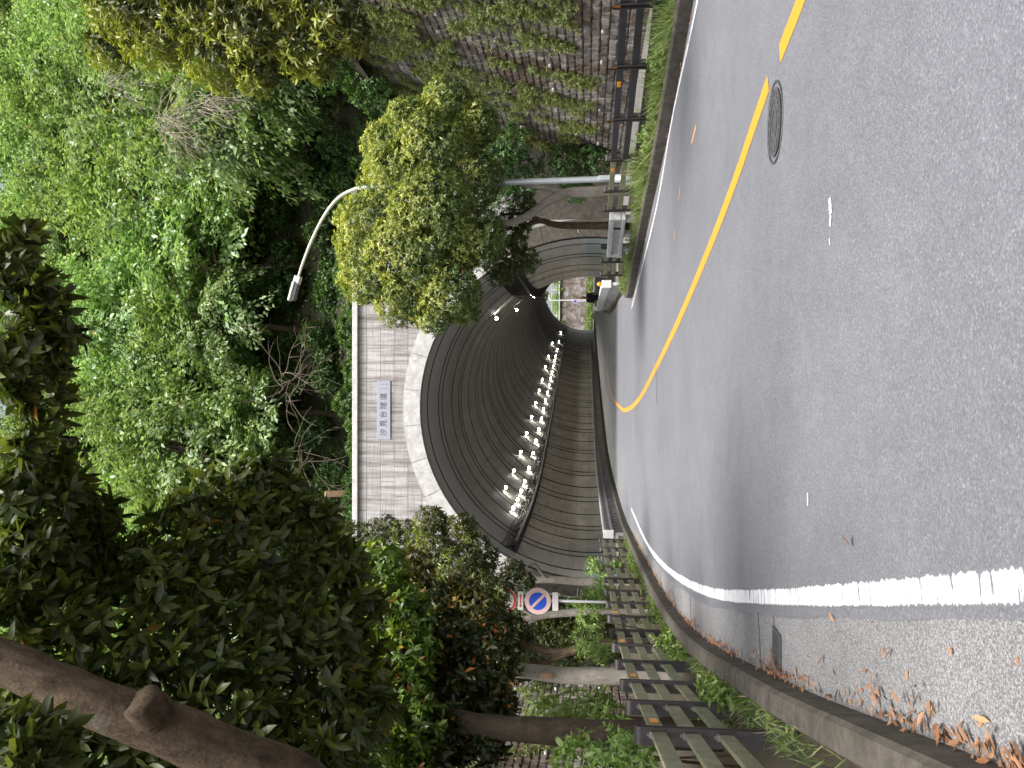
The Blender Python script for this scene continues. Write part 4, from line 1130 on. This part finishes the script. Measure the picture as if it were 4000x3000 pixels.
# bare branches over the ledge and the dry tangle in the vines
def bare(u, v, y, label, n, L, seed, mat='twig', r=.024, dirs=None):
    c = at(u, v, y); o = thing('bare_branches', label, 'branches', c); rnd = random.Random(seed)
    for i in range(n):
        d = Vector((rnd.uniform(-1, 1), rnd.uniform(-.5, .3), rnd.uniform(-.9, .5))); d.normalize()
        if dirs: d = (d * .7 + Vector(dirs)).normalized()
        p = Vector((rnd.uniform(-.6, .6), rnd.uniform(-.4, .4), rnd.uniform(-.6, .6))) * L * .3; pts = [p]
        for k in range(5):
            d = (d + Vector((rnd.uniform(-.4, .4), rnd.uniform(-.4, .4), rnd.uniform(-.5, .35)))).normalized(); pts.append(pts[-1] + d * L / 5)
            if k in (1, 2, 3) and i % 2:
                e = (d + Vector((rnd.uniform(-.9, .9), rnd.uniform(-.5, .5), rnd.uniform(-.9, .6)))).normalized()
                m.tube([pts[-1], pts[-1] + e * L * .18, pts[-1] + e * L * .3 + Vector((0, 0, -.1))], [r * .5, r * .4, r * .2], 4) if i else None
        if i == 0: m = MB()
        m.tube(smooth(pts, 1), [r, r * .25], 5)
    m.build('twigs', M[mat], o, True)
bare(1120, 1500, 38.6, 'pale crooked bare branches over the middle of the portal', 20, 3.2, 4)
bare(1180, 1780, 38.8, 'grey leafless branches tangled above the name plate end of the portal', 16, 2.8, 8)
bare(650, 470, 27.0, 'big tangle of dry grey vine stems hanging in the foliage above the right wall', 46, 2.2, 12, 'vine', .014, (0, 0, -.7))
bare(430, 330, 27.0, 'dry grey vine stems high in the foliage above the right wall', 26, 1.7, 15, 'vine', .013, (0, 0, -.7))
bare(800, 400, 26.0, 'lower strands of dry grey vine in the foliage above the right wall', 26, 1.8, 16, 'vine', .013, (0, 0, -.9))

# ---- rounded tree in front of the portal
def young_top(k, b): return lambda P, A: np.clip(k * (A[:, 2] * .8 - A[:, 1] * .25) + b + RNG.normal(0, .14, len(P)), 0, 1) * (RNG.random(len(P)) < .8)
B_ = at(2350, 742, 20.6); dt = thing('rounded_tree', 'dense rounded evergreen with yellow-green shoots around the street lamp', 'tree', (B_.x, 20.6, .1))
off = dt.location
DL = LB([(1450, 900, 19.8, 1.0), (1440, 1070, 19.6, .85), (1550, 700, 19.6, 1.0), (1600, 990, 19.2, 1.15), (1690, 600, 19.4, 1.05), (1690, 830, 18.9, 1.15), (1750, 1130, 19.2, .85),
         (1840, 700, 19.6, .85), (1850, 930, 19.2, .85), (1600, 490, 19.8, .75), (1740, 420, 19.8, .75), (1860, 490, 19.8, .62), (1560, 1170, 19.5, .72), (1690, 1230, 19.3, .52), (1810, 1200, 19.4, .45), (1500, 560, 19.9, .62), (1370, 980, 19.9, .42), (1600, 800, 20.6, 1.3), (1750, 950, 20.6, 1.0), (1500, 1000, 20.5, 1.0), (1450, 860, 20.6, .85), (1640, 1150, 20.2, .75), (1480, 1100, 20.3, .6)])
crown('crown', dt, DL, 84, 8, .11, .041, M['leaf_dome'], young=young_top(.85, .16), inner=.22)
tp = [(at(2350, 742, 20.6)), at(2290, 752, 20.6), at(2213, 750, 20.6), at(2130, 790, 20.5), at(2060, 850, 20.4), at(1960, 880, 20.2), at(1850, 860, 20)]
tp = [Vector((tp[0].x, 20.6, .05))] + tp[1:]
limb(dt, 'trunk', [p - off for p in tp], .17, .07, M['bark_grey'], 12, 3)
limb(dt, 'branch', [p - off for p in [at(2210, 752, 20.6), at(2130, 735, 20.5), at(2000, 715, 20.3), at(1880, 650, 20)]], .085, .04, M['bark_grey'], 10, 4)
twigs(dt, 'branch', [at(1960, 880, 20.2), at(1850, 860, 20), at(1880, 650, 20)], DL[:12:2], .05, .015, M['bark_grey'], 5)
B2 = at(2345, 885, 21.6); t2 = thing('slim_tree', 'slender crooked tree with a dark low crown beside the right foot of the arch', 'tree', (B2.x, 21.6, .1)); off = t2.location
limb(t2, 'trunk', [Vector((0, 0, -.05))] + [p - off for p in [at(2250, 882, 21.6), at(2170, 880, 21.6), at(2100, 855, 21.4), at(2030, 900, 21.2), at(1960, 960, 21)]], .12, .05, M['bark_brown'], 10, 6)
limb(t2, 'branch', [p - off for p in [at(2105, 858, 21.4), at(2040, 830, 21.3), at(1960, 840, 21)]], .07, .03, M['bark_brown'], 8, 7)
SL = LB([(1990, 955, 21, .5), (2055, 1015, 21, .42), (2010, 880, 21.2, .5), (1950, 1060, 20.8, .45), (1920, 950, 21.2, .6), (2040, 800, 21.4, .4)])
crown('crown', t2, SL, 62, 8, .11, .042, M['leaf_dome'], inner=.3)

# ---- near tree at the upper right
NT_ = thing('overhanging_tree', 'near yellowish tree overhanging from the right edge above the weedy wall', 'tree', (6.6, 9.4, .1)); off = NT_.location
NL = LB([(480, 40, 9.6, .48), (620, 130, 9.5, .5), (560, -90, 9.6, .55), (780, 60, 9.3, .5), (840, 230, 9.3, .42), (960, 120, 9.1, .5), (1000, 290, 9.3, .28), (1080, 20, 9.1, .5), (1200, 200, 9.2, .40), (1270, 60, 9.1, .48), (1360, 130, 9.2, .28), (1150, -150, 9.4, .6), (800, -180, 9.6, .7), (1000, -60, 9.8, .6), (420, 190, 9.9, .32)])
crown('crown', NT_, NL, 85, 8, .10, .034, M['leaf_yellow'], near=True, young=lambda P, A: np.clip(-.9 * A[:, 0] + .45 * A[:, 2] + .12 + RNG.normal(0, .15, len(P)), 0, 1), inner=.3)  # lit left side and top put into the yellow of the tips
limb(NT_, 'trunk', [Vector(p) - off for p in [(6.6, 9.4, 0), (6.5, 9.5, 2.5), (6.0, 9.6, 4.2), (5.6, 9.5, 5.4)]], .16, .07, M['bark_brown'], 10, 8)
twigs(NT_, 'branch', [(6.0, 9.6, 4.2), (5.6, 9.5, 5.4)], NL[::2], .05, .015, M['bark_brown'], 9)

# ---- near dark tree at the left
LT = thing('leaning_tree', 'big dark evergreen whose thick brown limb leans over the top left', 'tree', (-2.75, 3.5, .1)); off = LT.location
lp = [at(1500, 3350, 3.5), at(1127, 3030, 3.45), at(900, 2960, 3.4), at(680, 2850, 3.35), at(480, 2790, 3.3), at(260, 2700, 3.3), at(40, 2590, 3.3), at(-250, 2500, 3.3)]
lp = [Vector((-2.75, 3.5, .05)), Vector((-2.75, 3.5, 1.2))] + lp
limb(LT, 'trunk', [p - off for p in lp], .155, .085, M['bark_brown'], 16, 9, 2)
a, b = at(660, 2850, 3.35), at(545, 2735, 3.25)
limb(LT, 'cut_stub', [a - off, a.lerp(b, .6) - off, b - off], .105, .08, M['bark_brown'], 14, 10, 1)
limb(LT, 'branch', [p - off for p in [at(40, 2590, 3.3), at(-160, 2350, 3.8), at(-160, 2000, 4.3), at(-140, 1600, 4.4), at(-60, 1150, 4.5)]], .022, .01, M['bark_brown'], 10, 11)
LL = LB([(240, 2300, 4.8, .28), (560, 2240, 5.0, .26), (600, 2380, 5.0, .44), (740, 2150, 5.6, .44), (880, 2020, 6, .38), (985, 1905, 6.3, .24), (950, 2200, 5.8, .46), (1090, 2110, 6.2, .40), (1150, 2300, 6, .46), (1250, 2200, 6.5, .34),
         (1000, 2450, 5.5, .46), (800, 2430, 5.2, .46), (1200, 2480, 5.7, .46), (1310, 2380, 6.2, .34), (620, 2600, 4.9, .42), (880, 2680, 5.0, .44), (1130, 2720, 5.3, .44), (1340, 2620, 5.8, .36), (1260, 2880, 5.2, .42), (380, 2450, 4.7, .4), (180, 2720, 4.5, .4),
         (110, 2380, 4.4, .34), (420, 2900, 4.6, .42), (720, 2960, 4.7, .42), (1000, 2950, 4.9, .42), (1400, 2800, 5.6, .3), (60, 2950, 4.3, .4), (300, 3050, 4.4, .4)] + [(620, 2070, 5.4, .11), (700, 2010, 5.6, .15), (820, 1930, 5.9, .17), (960, 1850, 6.2, .13), (1060, 1790, 6.4, .11), (1040, 1850, 6.4, .15), (1150, 1950, 6.4, .2), (1240, 2060, 6.5, .22), (1330, 2200, 6.5, .22), (1420, 2350, 6.3, .2), (350, 2080, 5, .13), (300, 1890, 4.9, .11), (390, 1990, 5, .1), (470, 2150, 5.1, .13), (1110, 1900, 6.4, .12)])
TLb = LB([(60, 1960, 4.6, .27), (130, 1830, 4.7, .22), (110, 1740, 4.5, .13), (170, 1570, 4.6, .17), (30, 1420, 4.4, .22), (150, 1370, 4.7, .2), (235, 1330, 4.6, .14), (90, 1230, 4.5, .2), (170, 1150, 4.5, .16), (50, 1080, 4.5, .2), (60, 960, 4.5, .16), (210, 2060, 4.9, .26), (290, 1960, 5.1, .18), (340, 2080, 5.2, .24), (130, 2150, 4.6, .3), (150, 1950, 4.7, .26)])
yn = lambda P, A: np.clip(RNG.normal(-.1, .18, len(P)) + (A[:, 2] > .7) * .1, 0, 1)
crown('crown', LT, LL, 48, 8, .14, .053, M['leaf_near'], near=True, young=yn, inner=.28, drop=.12, up=.3)
crown('crown', LT, TLb, 56, 8, .135, .05, M['leaf_near'], near=True, young=yn, inner=.25, drop=.15, up=.3)
fr_ = LB([(60, 2900, 2.7, .16), (150, 2960, 2.6, .12)])
crown('crown', LT, fr_, 95, 8, .11, .042, M['leaf_near'], near=True, inner=.3, drop=.1)
SHADE_LOBES = [((x, y, z), r) for (x, y, z, r) in [(-3.2, 4.6, 6.6, 1.3), (-3.6, 2.2, 6.2, 1.4), (-4.6, 5.8, 6.0, 1.4), (-4.8, 3.2, 5.2, 1.2), (-3.4, .2, 5.6, 1.3), (-5.2, .8, 4.6, 1.3), (-4.2, -1.6, 4.6, 1.4), (-5.0, 7.0, 6.4, 1.3), (-3.6, -2.2, 5.4, 1.1)]]
crown('crown', LT, SHADE_LOBES, 24, 8, .15, .062, M['leaf_near'], inner=.4)  # unseen canopy added overhead to shade the leaves below

# ---- trees of the left verge
def verge_tree(name, label, base, trunk, r0, r1, bark, sets, branches=()):
    o = thing(name, label, 'tree', base); off = o.location
    limb(o, 'trunk', [Vector((0, 0, -.05))] + [p - off for p in trunk], r0, r1, M[bark], 12, int(base[1] * 7))
    for (pts, a, b) in branches: limb(o, 'branch', [p - off for p in pts], a, b, M[bark], 9, int(base[1] * 5))
    for (lobes, mat, L, Wd, dens, young, near) in sets:
        crown('crown', o, lobes, dens, 8, L, Wd, M[mat], near=near, young=young, inner=.3)
        twigs(o, 'branch', [trunk[-1]] + [p for b_ in branches for p in b_[0][1:]], lobes[::3], .03, .01, M[bark], 3)
    return o
YB = lambda P, A: np.clip(A[:, 2] * .5 + RNG.normal(.1, .2, len(P)), 0, 1)
tA = at(2480, 2863, 8.3)
verge_tree('verge_tree', 'tall tree with a straight dark trunk just behind the nearest fence posts', (tA.x, 8.3, .1), [at(2200, 2860, 8.3), at(1980, 2845, 8.3), at(1840, 2830, 8.3), at(1700, 2780, 8.5)], .150, .11, 'bark_dark',
    [(LB([(1480, 2230, 9.3, .38), (1540, 2370, 9.1, .40), (1490, 2540, 8.9, .42), (1590, 2560, 8.7, .40), (1540, 2740, 8.4, .42), (1620, 2830, 8.2, .36), (1450, 2930, 8.0, .40), (1600, 2970, 8.0, .3), (1610, 2420, 9.0, .28), (1440, 2700, 8.8, .3)]), 'leaf_sunlit', .115, .046, 80, YB, True),
     (LB([(1760, 2520, 9.2, .42), (1780, 2680, 8.9, .42), (1760, 2850, 8.5, .38), (1880, 2700, 8.9, .36), (1880, 2880, 8.5, .32), (1690, 2960, 8.2, .32), (1960, 2800, 8.8, .24), (1690, 2620, 9.2, .38)]), 'leaf_rust', .12, .048, 85, None, True)])  # lower crown: interior shade put into darker leaf colour, rust is real
tB = at(2400, 2630, 12.4)
verge_tree('verge_tree', 'tree with a smooth pale trunk and a reddish healed scar in the left verge', (tB.x, 12.4, .1), [at(2250, 2640, 12.4), at(2150, 2635, 12.4), at(2050, 2618, 12.4), at(1930, 2615, 12.4), at(1840, 2560, 12.4)], .145, .10, 'bark_grey',
    [(LB([(1660, 2330, 12.5, .45), (1720, 2430, 12.2, .5), (1840, 2420, 12.2, .5), (1900, 2520, 12, .46), (1960, 2600, 12, .34), (1800, 2330, 12.8, .4), (1930, 2430, 12.4, .36), (1610, 2220, 12.8, .34)]), 'leaf_rust', .12, .048, 70, YB, True)])
so_ = at(2140, 2628, 12.22)
sc_o = [o for o in bpy.data.objects if o.name.startswith('verge_tree') and 'scar' in o.get('label', '')][0]
m = MB(); N = 20; V = [(.055 * math.cos(2 * math.pi * k / N), 0, .115 * math.sin(2 * math.pi * k / N)) for k in range(N)] + [(.03 * math.cos(2 * math.pi * k / N), -.03, .07 * math.sin(2 * math.pi * k / N)) for k in range(N)]
m.add(V, [(k, (k + 1) % N, N + (k + 1) % N, N + k) for k in range(N)] + [tuple(N + k for k in range(N))])
sc = m.build('scar', M['cutwood'], sc_o, True); sc.location = Vector(at(2135, 2640, 12.26)) - sc_o.location
tC = at(2400, 2512, 15)
verge_tree('verge_tree', 'low forked tree with two crooked rough stems in the dark gap of the left verge', (tC.x, 15, .1), [at(2330, 2515, 15), at(2290, 2520, 15), at(2230, 2545, 15)], .11, .09, 'bark_brown',
    [(LB([(1940, 2560, 14.8, .45), (2010, 2480, 15, .35), (1950, 2450, 15, .4), (1985, 2630, 14.6, .3)]), 'leaf_rust', .11, .045, 70, None, False)],
    [([at(2232, 2545, 15), at(2160, 2550, 15), at(2060, 2520, 14.9), at(1980, 2480, 14.8)], .085, .06), ([at(2232, 2545, 15), at(2150, 2585, 15), at(2050, 2600, 15), at(1960, 2620, 14.9)], .06, .035)])
tD = at(2440, 2375, 18.6)
verge_tree('verge_tree', 'bushy tree with yellow-green narrow leaves half hiding the upper road sign', (tD.x, 18.6, .1), [at(2340, 2382, 18.6), at(2240, 2392, 18.6), at(2160, 2398, 18.6), at(2100, 2410, 18.5), at(2040, 2420, 18.4)], .12, .07, 'bark_grey',
    [(LB([(1680, 2045, 18, .45), (1700, 2150, 17.6, .52), (1800, 2075, 18, .46), (1790, 2225, 17.2, .54), (1850, 2150, 17.6, .44), (1870, 2285, 16.9, .42), (1945, 2330, 16.9, .30), (1635, 2220, 17.8, .42), (1900, 2190, 17.8, .34), (1700, 2320, 17.2, .48), (1800, 2330, 17.2, .4), (1950, 2300, 16.8, .22)]), 'leaf_yellow', .105, .032, 95, young_top(.5, .08), True)],
    [([at(2100, 2408, 18.5), at(2020, 2370, 18.3), at(1930, 2300, 18)], .06, .03), ([at(2110, 2410, 18.5), at(2020, 2450, 18.4), at(1960, 2460, 18.2)], .06, .03)])
tE = at(2410, 2270, 26)
verge_tree('verge_tree', 'slim grey tree close to the left foot of the arch', (tE.x, 26, .1), [at(2250, 2272, 26), at(2150, 2262, 26), at(2080, 2268, 26), at(1950, 2250, 25.8), at(1700, 2200, 25.8)], .16, .07, 'bark_grey',
    [(LB([(1400, 2130, 26.5, .9), (1490, 2090, 26.5, .75), (1580, 2090, 26, .6), (1380, 2260, 26, .9), (1520, 2240, 25.5, .9), (1630, 2110, 25.4, .45), (1640, 2270, 25.4, .7), (1340, 2080, 27, .5)]), 'leaf_yellow', .13, .042, 42, young_top(.4, .0), False),
     (LB([(2000, 2225, 25, .42), (2050, 2270, 24.7, .34), (1960, 2290, 24.8, .4)]), 'leaf_rust', .12, .05, 60, None, False)],
    [([at(2140, 2262, 26), at(2110, 2232, 25.8), at(2090, 2200, 25.7)], .06, .04)])

# ---- shrubs
def shrub(label, lobes, mat, L, Wd, dens=60, near=False, young=None, name='shrub'):
    y = sum(l[0][1] for l in lobes) / len(lobes); x = sum(l[0][0] for l in lobes) / len(lobes)
    o = thing(name, label, 'shrub', (x, y, .1))
    crown('foliage', o, lobes, dens, 7, L, Wd, M[mat], near=near, young=young, inner=.3)
    m = MB(); rnd = random.Random(int(abs(x) * 100))
    for (c, r) in lobes:
        b = Vector((rnd.uniform(-.1, .1), rnd.uniform(-.1, .1), -.05)); e = Vector(c) - o.location
        m.tube(smooth([b, b.lerp(e, .5) + Vector((rnd.uniform(-.1, .1), 0, .05)), e], 1), [.016, .013, .011, .008, .006], 5)
    m.build('stems', M['bark_brown'], o)
    return o
shrub('bright leafy shrub between the dark and the pale trunk behind the left fence', LB([(2160, 2800, 9.6, .28), (2230, 2765, 9.8, .26), (2310, 2790, 9.2, .26), (2350, 2745, 9.6, .18), (2110, 2780, 10.4, .26), (2390, 2830, 8.6, .22)]), 'leaf_weed', .10, .032, 60, True)
shrub('low shrub under the dark trunk at the left picture edge', LB([(2390, 2970, 7.2, .3), (2280, 3010, 7.4, .34), (2470, 2940, 6.6, .22)]), 'leaf_weed', .10, .04, 55, True)
shrub('small leafy shrub against the low forked tree', LB([(2290, 2500, 13.6, .26), (2350, 2540, 13.2, .25), (2300, 2420, 14.5, .24)]), 'leaf_weed', .10, .03, 65, True)
shrub('fern-like shrub around the foot of the round blue sign', LB([(2300, 2355, 18.2, .30), (2250, 2370, 18.8, .28), (2370, 2330, 18.4, .30), (2330, 2300, 18.6, .24)]), 'leaf_weed', .10, .03, 60)
shrub('leafy sprig in front of the left arch foot', LB([(2320, 2215, 22, .28), (2360, 2240, 22, .26), (2410, 2210, 22, .22)]), 'leaf_weed', .12, .04, 60)
shrub('dark shrub filling the corner between right wall and portal', LB([(1900, 640, 30, .95), (2040, 690, 31, .9), (2180, 640, 31, .85), (2310, 620, 31, .7), (2000, 560, 29.6, .8), (2250, 720, 32, .8), (1950, 740, 32, .9)]), 'leaf_under', .16, .065, 26)
shrub('added very dark shrub mass standing in for deep shade left of the portal', [((x, y, z), r) for (x, y, z, r) in [(-9.9, 30, 1.2, 1.1), (-10.4, 31, 2.6, 1.2), (-9.9, 31.5, 4.0, 1.1), (-10.6, 33, 1.2, 1.2), (-10.3, 33.4, 3.0, 1.2), (-10.2, 33.5, 5.0, 1.3), (-9.5, 34.2, 6.4, 1.2), (-11.4, 30, 4.6, 1.4), (-11.2, 28, 2.5, 1.1)]], 'leaf_near', .16, .06, 34)  # leaf mass added very dark in place of the shaded corner
shrub('orange-tinged low shrub at the end of the right wall', LB([(2370, 640, 29.5, .35), (2400, 610, 29, .25)]), 'leaf_rust', .11, .04, 50)

# ---- weeds: verge, walls, hedge at the far mouth
def scatter(kL_, a, b, n, y0, y1, clump=.4, seed=3):
    g = random.Random(seed); out = []; cs = [(g.uniform(y0, y1), g.uniform(a, b)) for _ in range(max(6, n // 60))]
    for _ in range(n):
        if g.random() < clump: y, o_ = g.uniform(y0, y1), g.uniform(a, b)
        else:
            c = g.choice(cs); y, o_ = c[0] + g.gauss(0, .35), min(b, max(a, c[1] + g.gauss(0, .12)))
        k = at_y(kL_, y); out.append((k.x + o_, y, .10))
    return out
o = blades('verge_grass', scatter(kerbR, .25, .62, 9000, 4, 29.5, .3, 3), .30, .016, M['grass'], .5, seed=2); tag(o, 'tall mixed grass along the right kerb', 'grass', kind='stuff')
o = blades('verge_grass', scatter(kerbL, -.42, -.20, 3300, 4.6, 30, .15, 6), .16, .010, M['grass'], .6, seed=4); tag(o, 'thin grass tufts along the left kerb', 'grass', kind='stuff')
for (v, off_, n_, h_, mt, lb) in [(655, .42, 900, .62, 'grass', 'tall straw-tinged grass clump at the kerb in front of the lamp pole'), (330, .45, 500, .45, 'leaf_weed', 'green grass clump by the second post of the right fence'), (90, .5, 700, .5, 'grass', 'thick grass clump at the right picture edge beside the kerb')]:
    c = on_line(offs(kerbR, -off_), v, .2); pts = [(c.x + RNG.normal(0, .13), c.y + RNG.normal(0, .32), .08) for _ in range(n_)]
    o = blades('grass_clump', pts, h_, .014, M[mt], .55, seed=int(v)); tag(o, lb, 'grass clump')
for (v, lb) in [(540, 'low leafy weed bush under the third bay of the right fence'), (200, 'bushy weed spilling over the right kerb near the picture edge'), (1010, 'small green bush below the short fence before the right railing')]:
    c = on_line(offs(kerbR, -.5), v, .2); sc_ = .26 if v < 900 else .2
    shrub(lb, [((c.x + RNG.normal(0, .05), c.y + k * .35 - .35, .22 + .06 * (k % 2)), sc_) for k in range(3)], 'leaf_weed', .08, .03, 70, True)
def weeds(name, label, pts, L, Wd, mat, seed, nl=7, axis=(0, 0, 1), drop=0, young=None):
    P = np.array(pts, float); A = np.tile(np.array(axis, float), (len(P), 1)) + RNG.normal(0, .35, (len(P), 3))
    r = rosettes(P, A, nl, L, Wd, young, (45, 105), True, .5, drop=drop)
    o = link(name, ros_mesh(name, r), mat); return tag(o, label, 'weeds', kind='stuff')
pts = []
for p in scatter(kerbR, .28, .75, 1500, 4, 29.5, .15, 9): pts.append((p[0], p[1], .1 + abs(RNG.normal(0, .17))))
weeds('verge_weeds', 'leafy weeds spilling over the right kerb under the fence', pts, .085, .035, M['leaf_weed'], 1)
pts = []
for p in scatter(kerbL, -.62, -.24, 620, 5.2, 30, .12, 14): pts.append((p[0], p[1], .1 + abs(RNG.normal(0, .14))))
weeds('verge_weeds', 'leafy weeds under the left fence rails', pts, .085, .042, M['leaf_weed'], 2)
def wall_weeds(wall, n, seed, label, cover=60, avoid=None):
    root, A, t, up, face, L, LU = wall; g = np.random.default_rng(seed); P = []
    for i in range(n):
        s0, h0 = g.uniform(.5, L - .3), LU * g.uniform(.12, 1.0) ** .75
        k = int(g.uniform(.4, 1.5) * cover); w = g.uniform(.12, .42); ln = g.uniform(.4, 1.7)
        q = g.random(k); ss = s0 + g.normal(0, w, k) * (1 - .5 * q) + (g.uniform(-.4, .4)) * q; hh = h0 - q * ln
        for a, b in zip(ss, hh):
            if 0 < a < L and .2 < b < LU: P.append(Vector(A) + t * a + up * b + face * g.uniform(.06, .26))
    P = np.array([tuple(p) for p in P]); ax = np.tile(np.array(face) * .8 + np.array([0, 0, -.1]), (len(P), 1)) + g.normal(0, .35, (len(P), 3))
    yg = np.clip(g.normal(.05, .25, len(P)), 0, 1)
    r = rosettes(P, ax, 7, .105, .034, yg, (25, 95), False, .4, drop=.45)
    o = link('wall_weeds', ros_mesh('wall_weeds', r), M['leaf_creeper']); tag(o, label, 'weeds', kind='stuff')
wall_weeds(wr, 300, 5, 'light green weeds and creepers hanging on the right block wall', 80)
wall_weeds(wl_, 46, 8, 'weeds hanging on the left block wall behind the trees', 50)
tp_ = thing('far_shrub', 'green shrubs spilling over the top of the far wall', 'shrubs', (20, 180, 8))
crown('foliage', tp_, [((x, 180.4 + rnd.uniform(-.5, .5), 8.4 + rnd.uniform(-.6, .7)), rnd.uniform(.7, 1.5)) for x in lin(6, 34, 15)], 4, 7, .4, .18, M['leaf_exit'])
he = thing('far_hedge', 'bright yellow-green low hedge at the foot of the far wall', 'hedge', (20, 172, .4))
crown('foliage', he, [((x, 173 + rnd.uniform(-.5, .5), 1.0 + rnd.uniform(0, .5)), rnd.uniform(.8, 1.2)) for x in lin(8, 34, 22)], 5, 7, .34, .16, M['leaf_exit'])
ft = thing('far_trees', 'yellow-green trees above the white railing beyond the tunnel', 'trees', (20, 190, 6))
crown('foliage', ft, [((x, 190 + rnd.uniform(-2, 2), 12 + rnd.uniform(0, 7)), rnd.uniform(2, 3.4)) for x in lin(6, 40, 18)], 1.6, 7, .6, .3, M['leaf_exit'])

# ---- fallen leaves
def flat_leaf(n, pos_, L, seed):
    g = np.random.default_rng(seed); P = np.array(pos_, float); a = g.uniform(0, 2 * np.pi, n)
    D = np.stack([np.cos(a), np.sin(a), g.normal(.06, .16, n)], 1); N = np.stack([g.normal(0, .35, n), g.normal(0, .35, n), np.ones(n)], 1)
    Ls = L * g.uniform(.55, 1.25, n)
    return leaf_mesh('leaf_litter', P, D, N, Ls, Ls * .34, None, True, fold=.45, droop=-.12)
g = random.Random(4); pp = []
kin = kerbL
while len(pp) < 900:
    y = 1.6 + 24 * g.random() ** 1.25; w = abs(g.gauss(0, .032 + .04 * (math.sin(y * 1.9) > .3)))
    if g.random() < .25 + .75 * (math.sin(y * 2.3) > -.3):
        k = at_y(kin, y); pp.append((k.x + .012 + w * 1.2, y, -.002 + g.random() * .035))
for i in range(60): pp.append((gb_.x - .06 + g.gauss(0, .07), gb_.y + .02 + g.gauss(0, .10), .002 + g.random() * .03))
o = link('leaf_litter', flat_leaf(len(pp), pp, .066, 3), M['litter']); tag(o, 'dry brown leaves heaped along the foot of the left kerb', 'leaves', kind='stuff')
pp = []
while len(pp) < 160:
    y = 6 + 24 * g.random(); k = at_y(kerbR, y); pp.append((k.x - .015 - abs(g.gauss(0, .05)), y, -.004 + g.random() * .02))
o = link('leaf_litter', flat_leaf(len(pp), pp, .075, 5), M['litter']); tag(o, 'thin line of dry leaves along the foot of the right kerb', 'leaves', kind='stuff')
SPOTS = [(3220, 2555), (3265, 2638), (3275, 2690), (3450, 2530), (3485, 2530), (3545, 2612), (3375, 2700), (3415, 2712), (3590, 2705), (3640, 2755), (3720, 2565), (3975, 2560), (3765, 2815), (3840, 2820), (3870, 2820), (3820, 2875), (3260, 2432), (3400, 2433), (3110, 2640), (3330, 2740), (3890, 2935), (3465, 2735)]
me0 = flat_leaf(1, [(0, 0, 0)], .075, 21); me1 = flat_leaf(1, [(0, 0, 0)], .065, 22)
for me_ in (me0, me1): me_.name = 'fallen_leaf'; me_.materials.append(M['litter'])
for i, (u, v) in enumerate(SPOTS):
    p = gnd(u, v, -.008, False); o = bpy.data.objects.new('fallen_leaf', (me0, me1)[i % 2]); COL.objects.link(o)
    o.location = (p.x, p.y, -.006); o.rotation_euler = (g.uniform(-.15, .15), g.uniform(-.15, .15), g.uniform(0, 6.28)); sc_ = g.uniform(.7, 1.25); o.scale = (sc_, sc_, sc_)
    tag(o, 'dry tan leaf lying alone on the grey left gutter', 'leaf', 'single leaves on the left gutter')
p = gnd(3330, 2135); o = bpy.data.objects.new('fallen_leaf', me0); COL.objects.link(o); o.location = (p.x, p.y, .008); o.rotation_euler = (-.25, 0, .9); o.scale = (1.5, 1.5, 1.5)
tag(o, 'single dry leaf on the dark road just right of the white line', 'leaf')
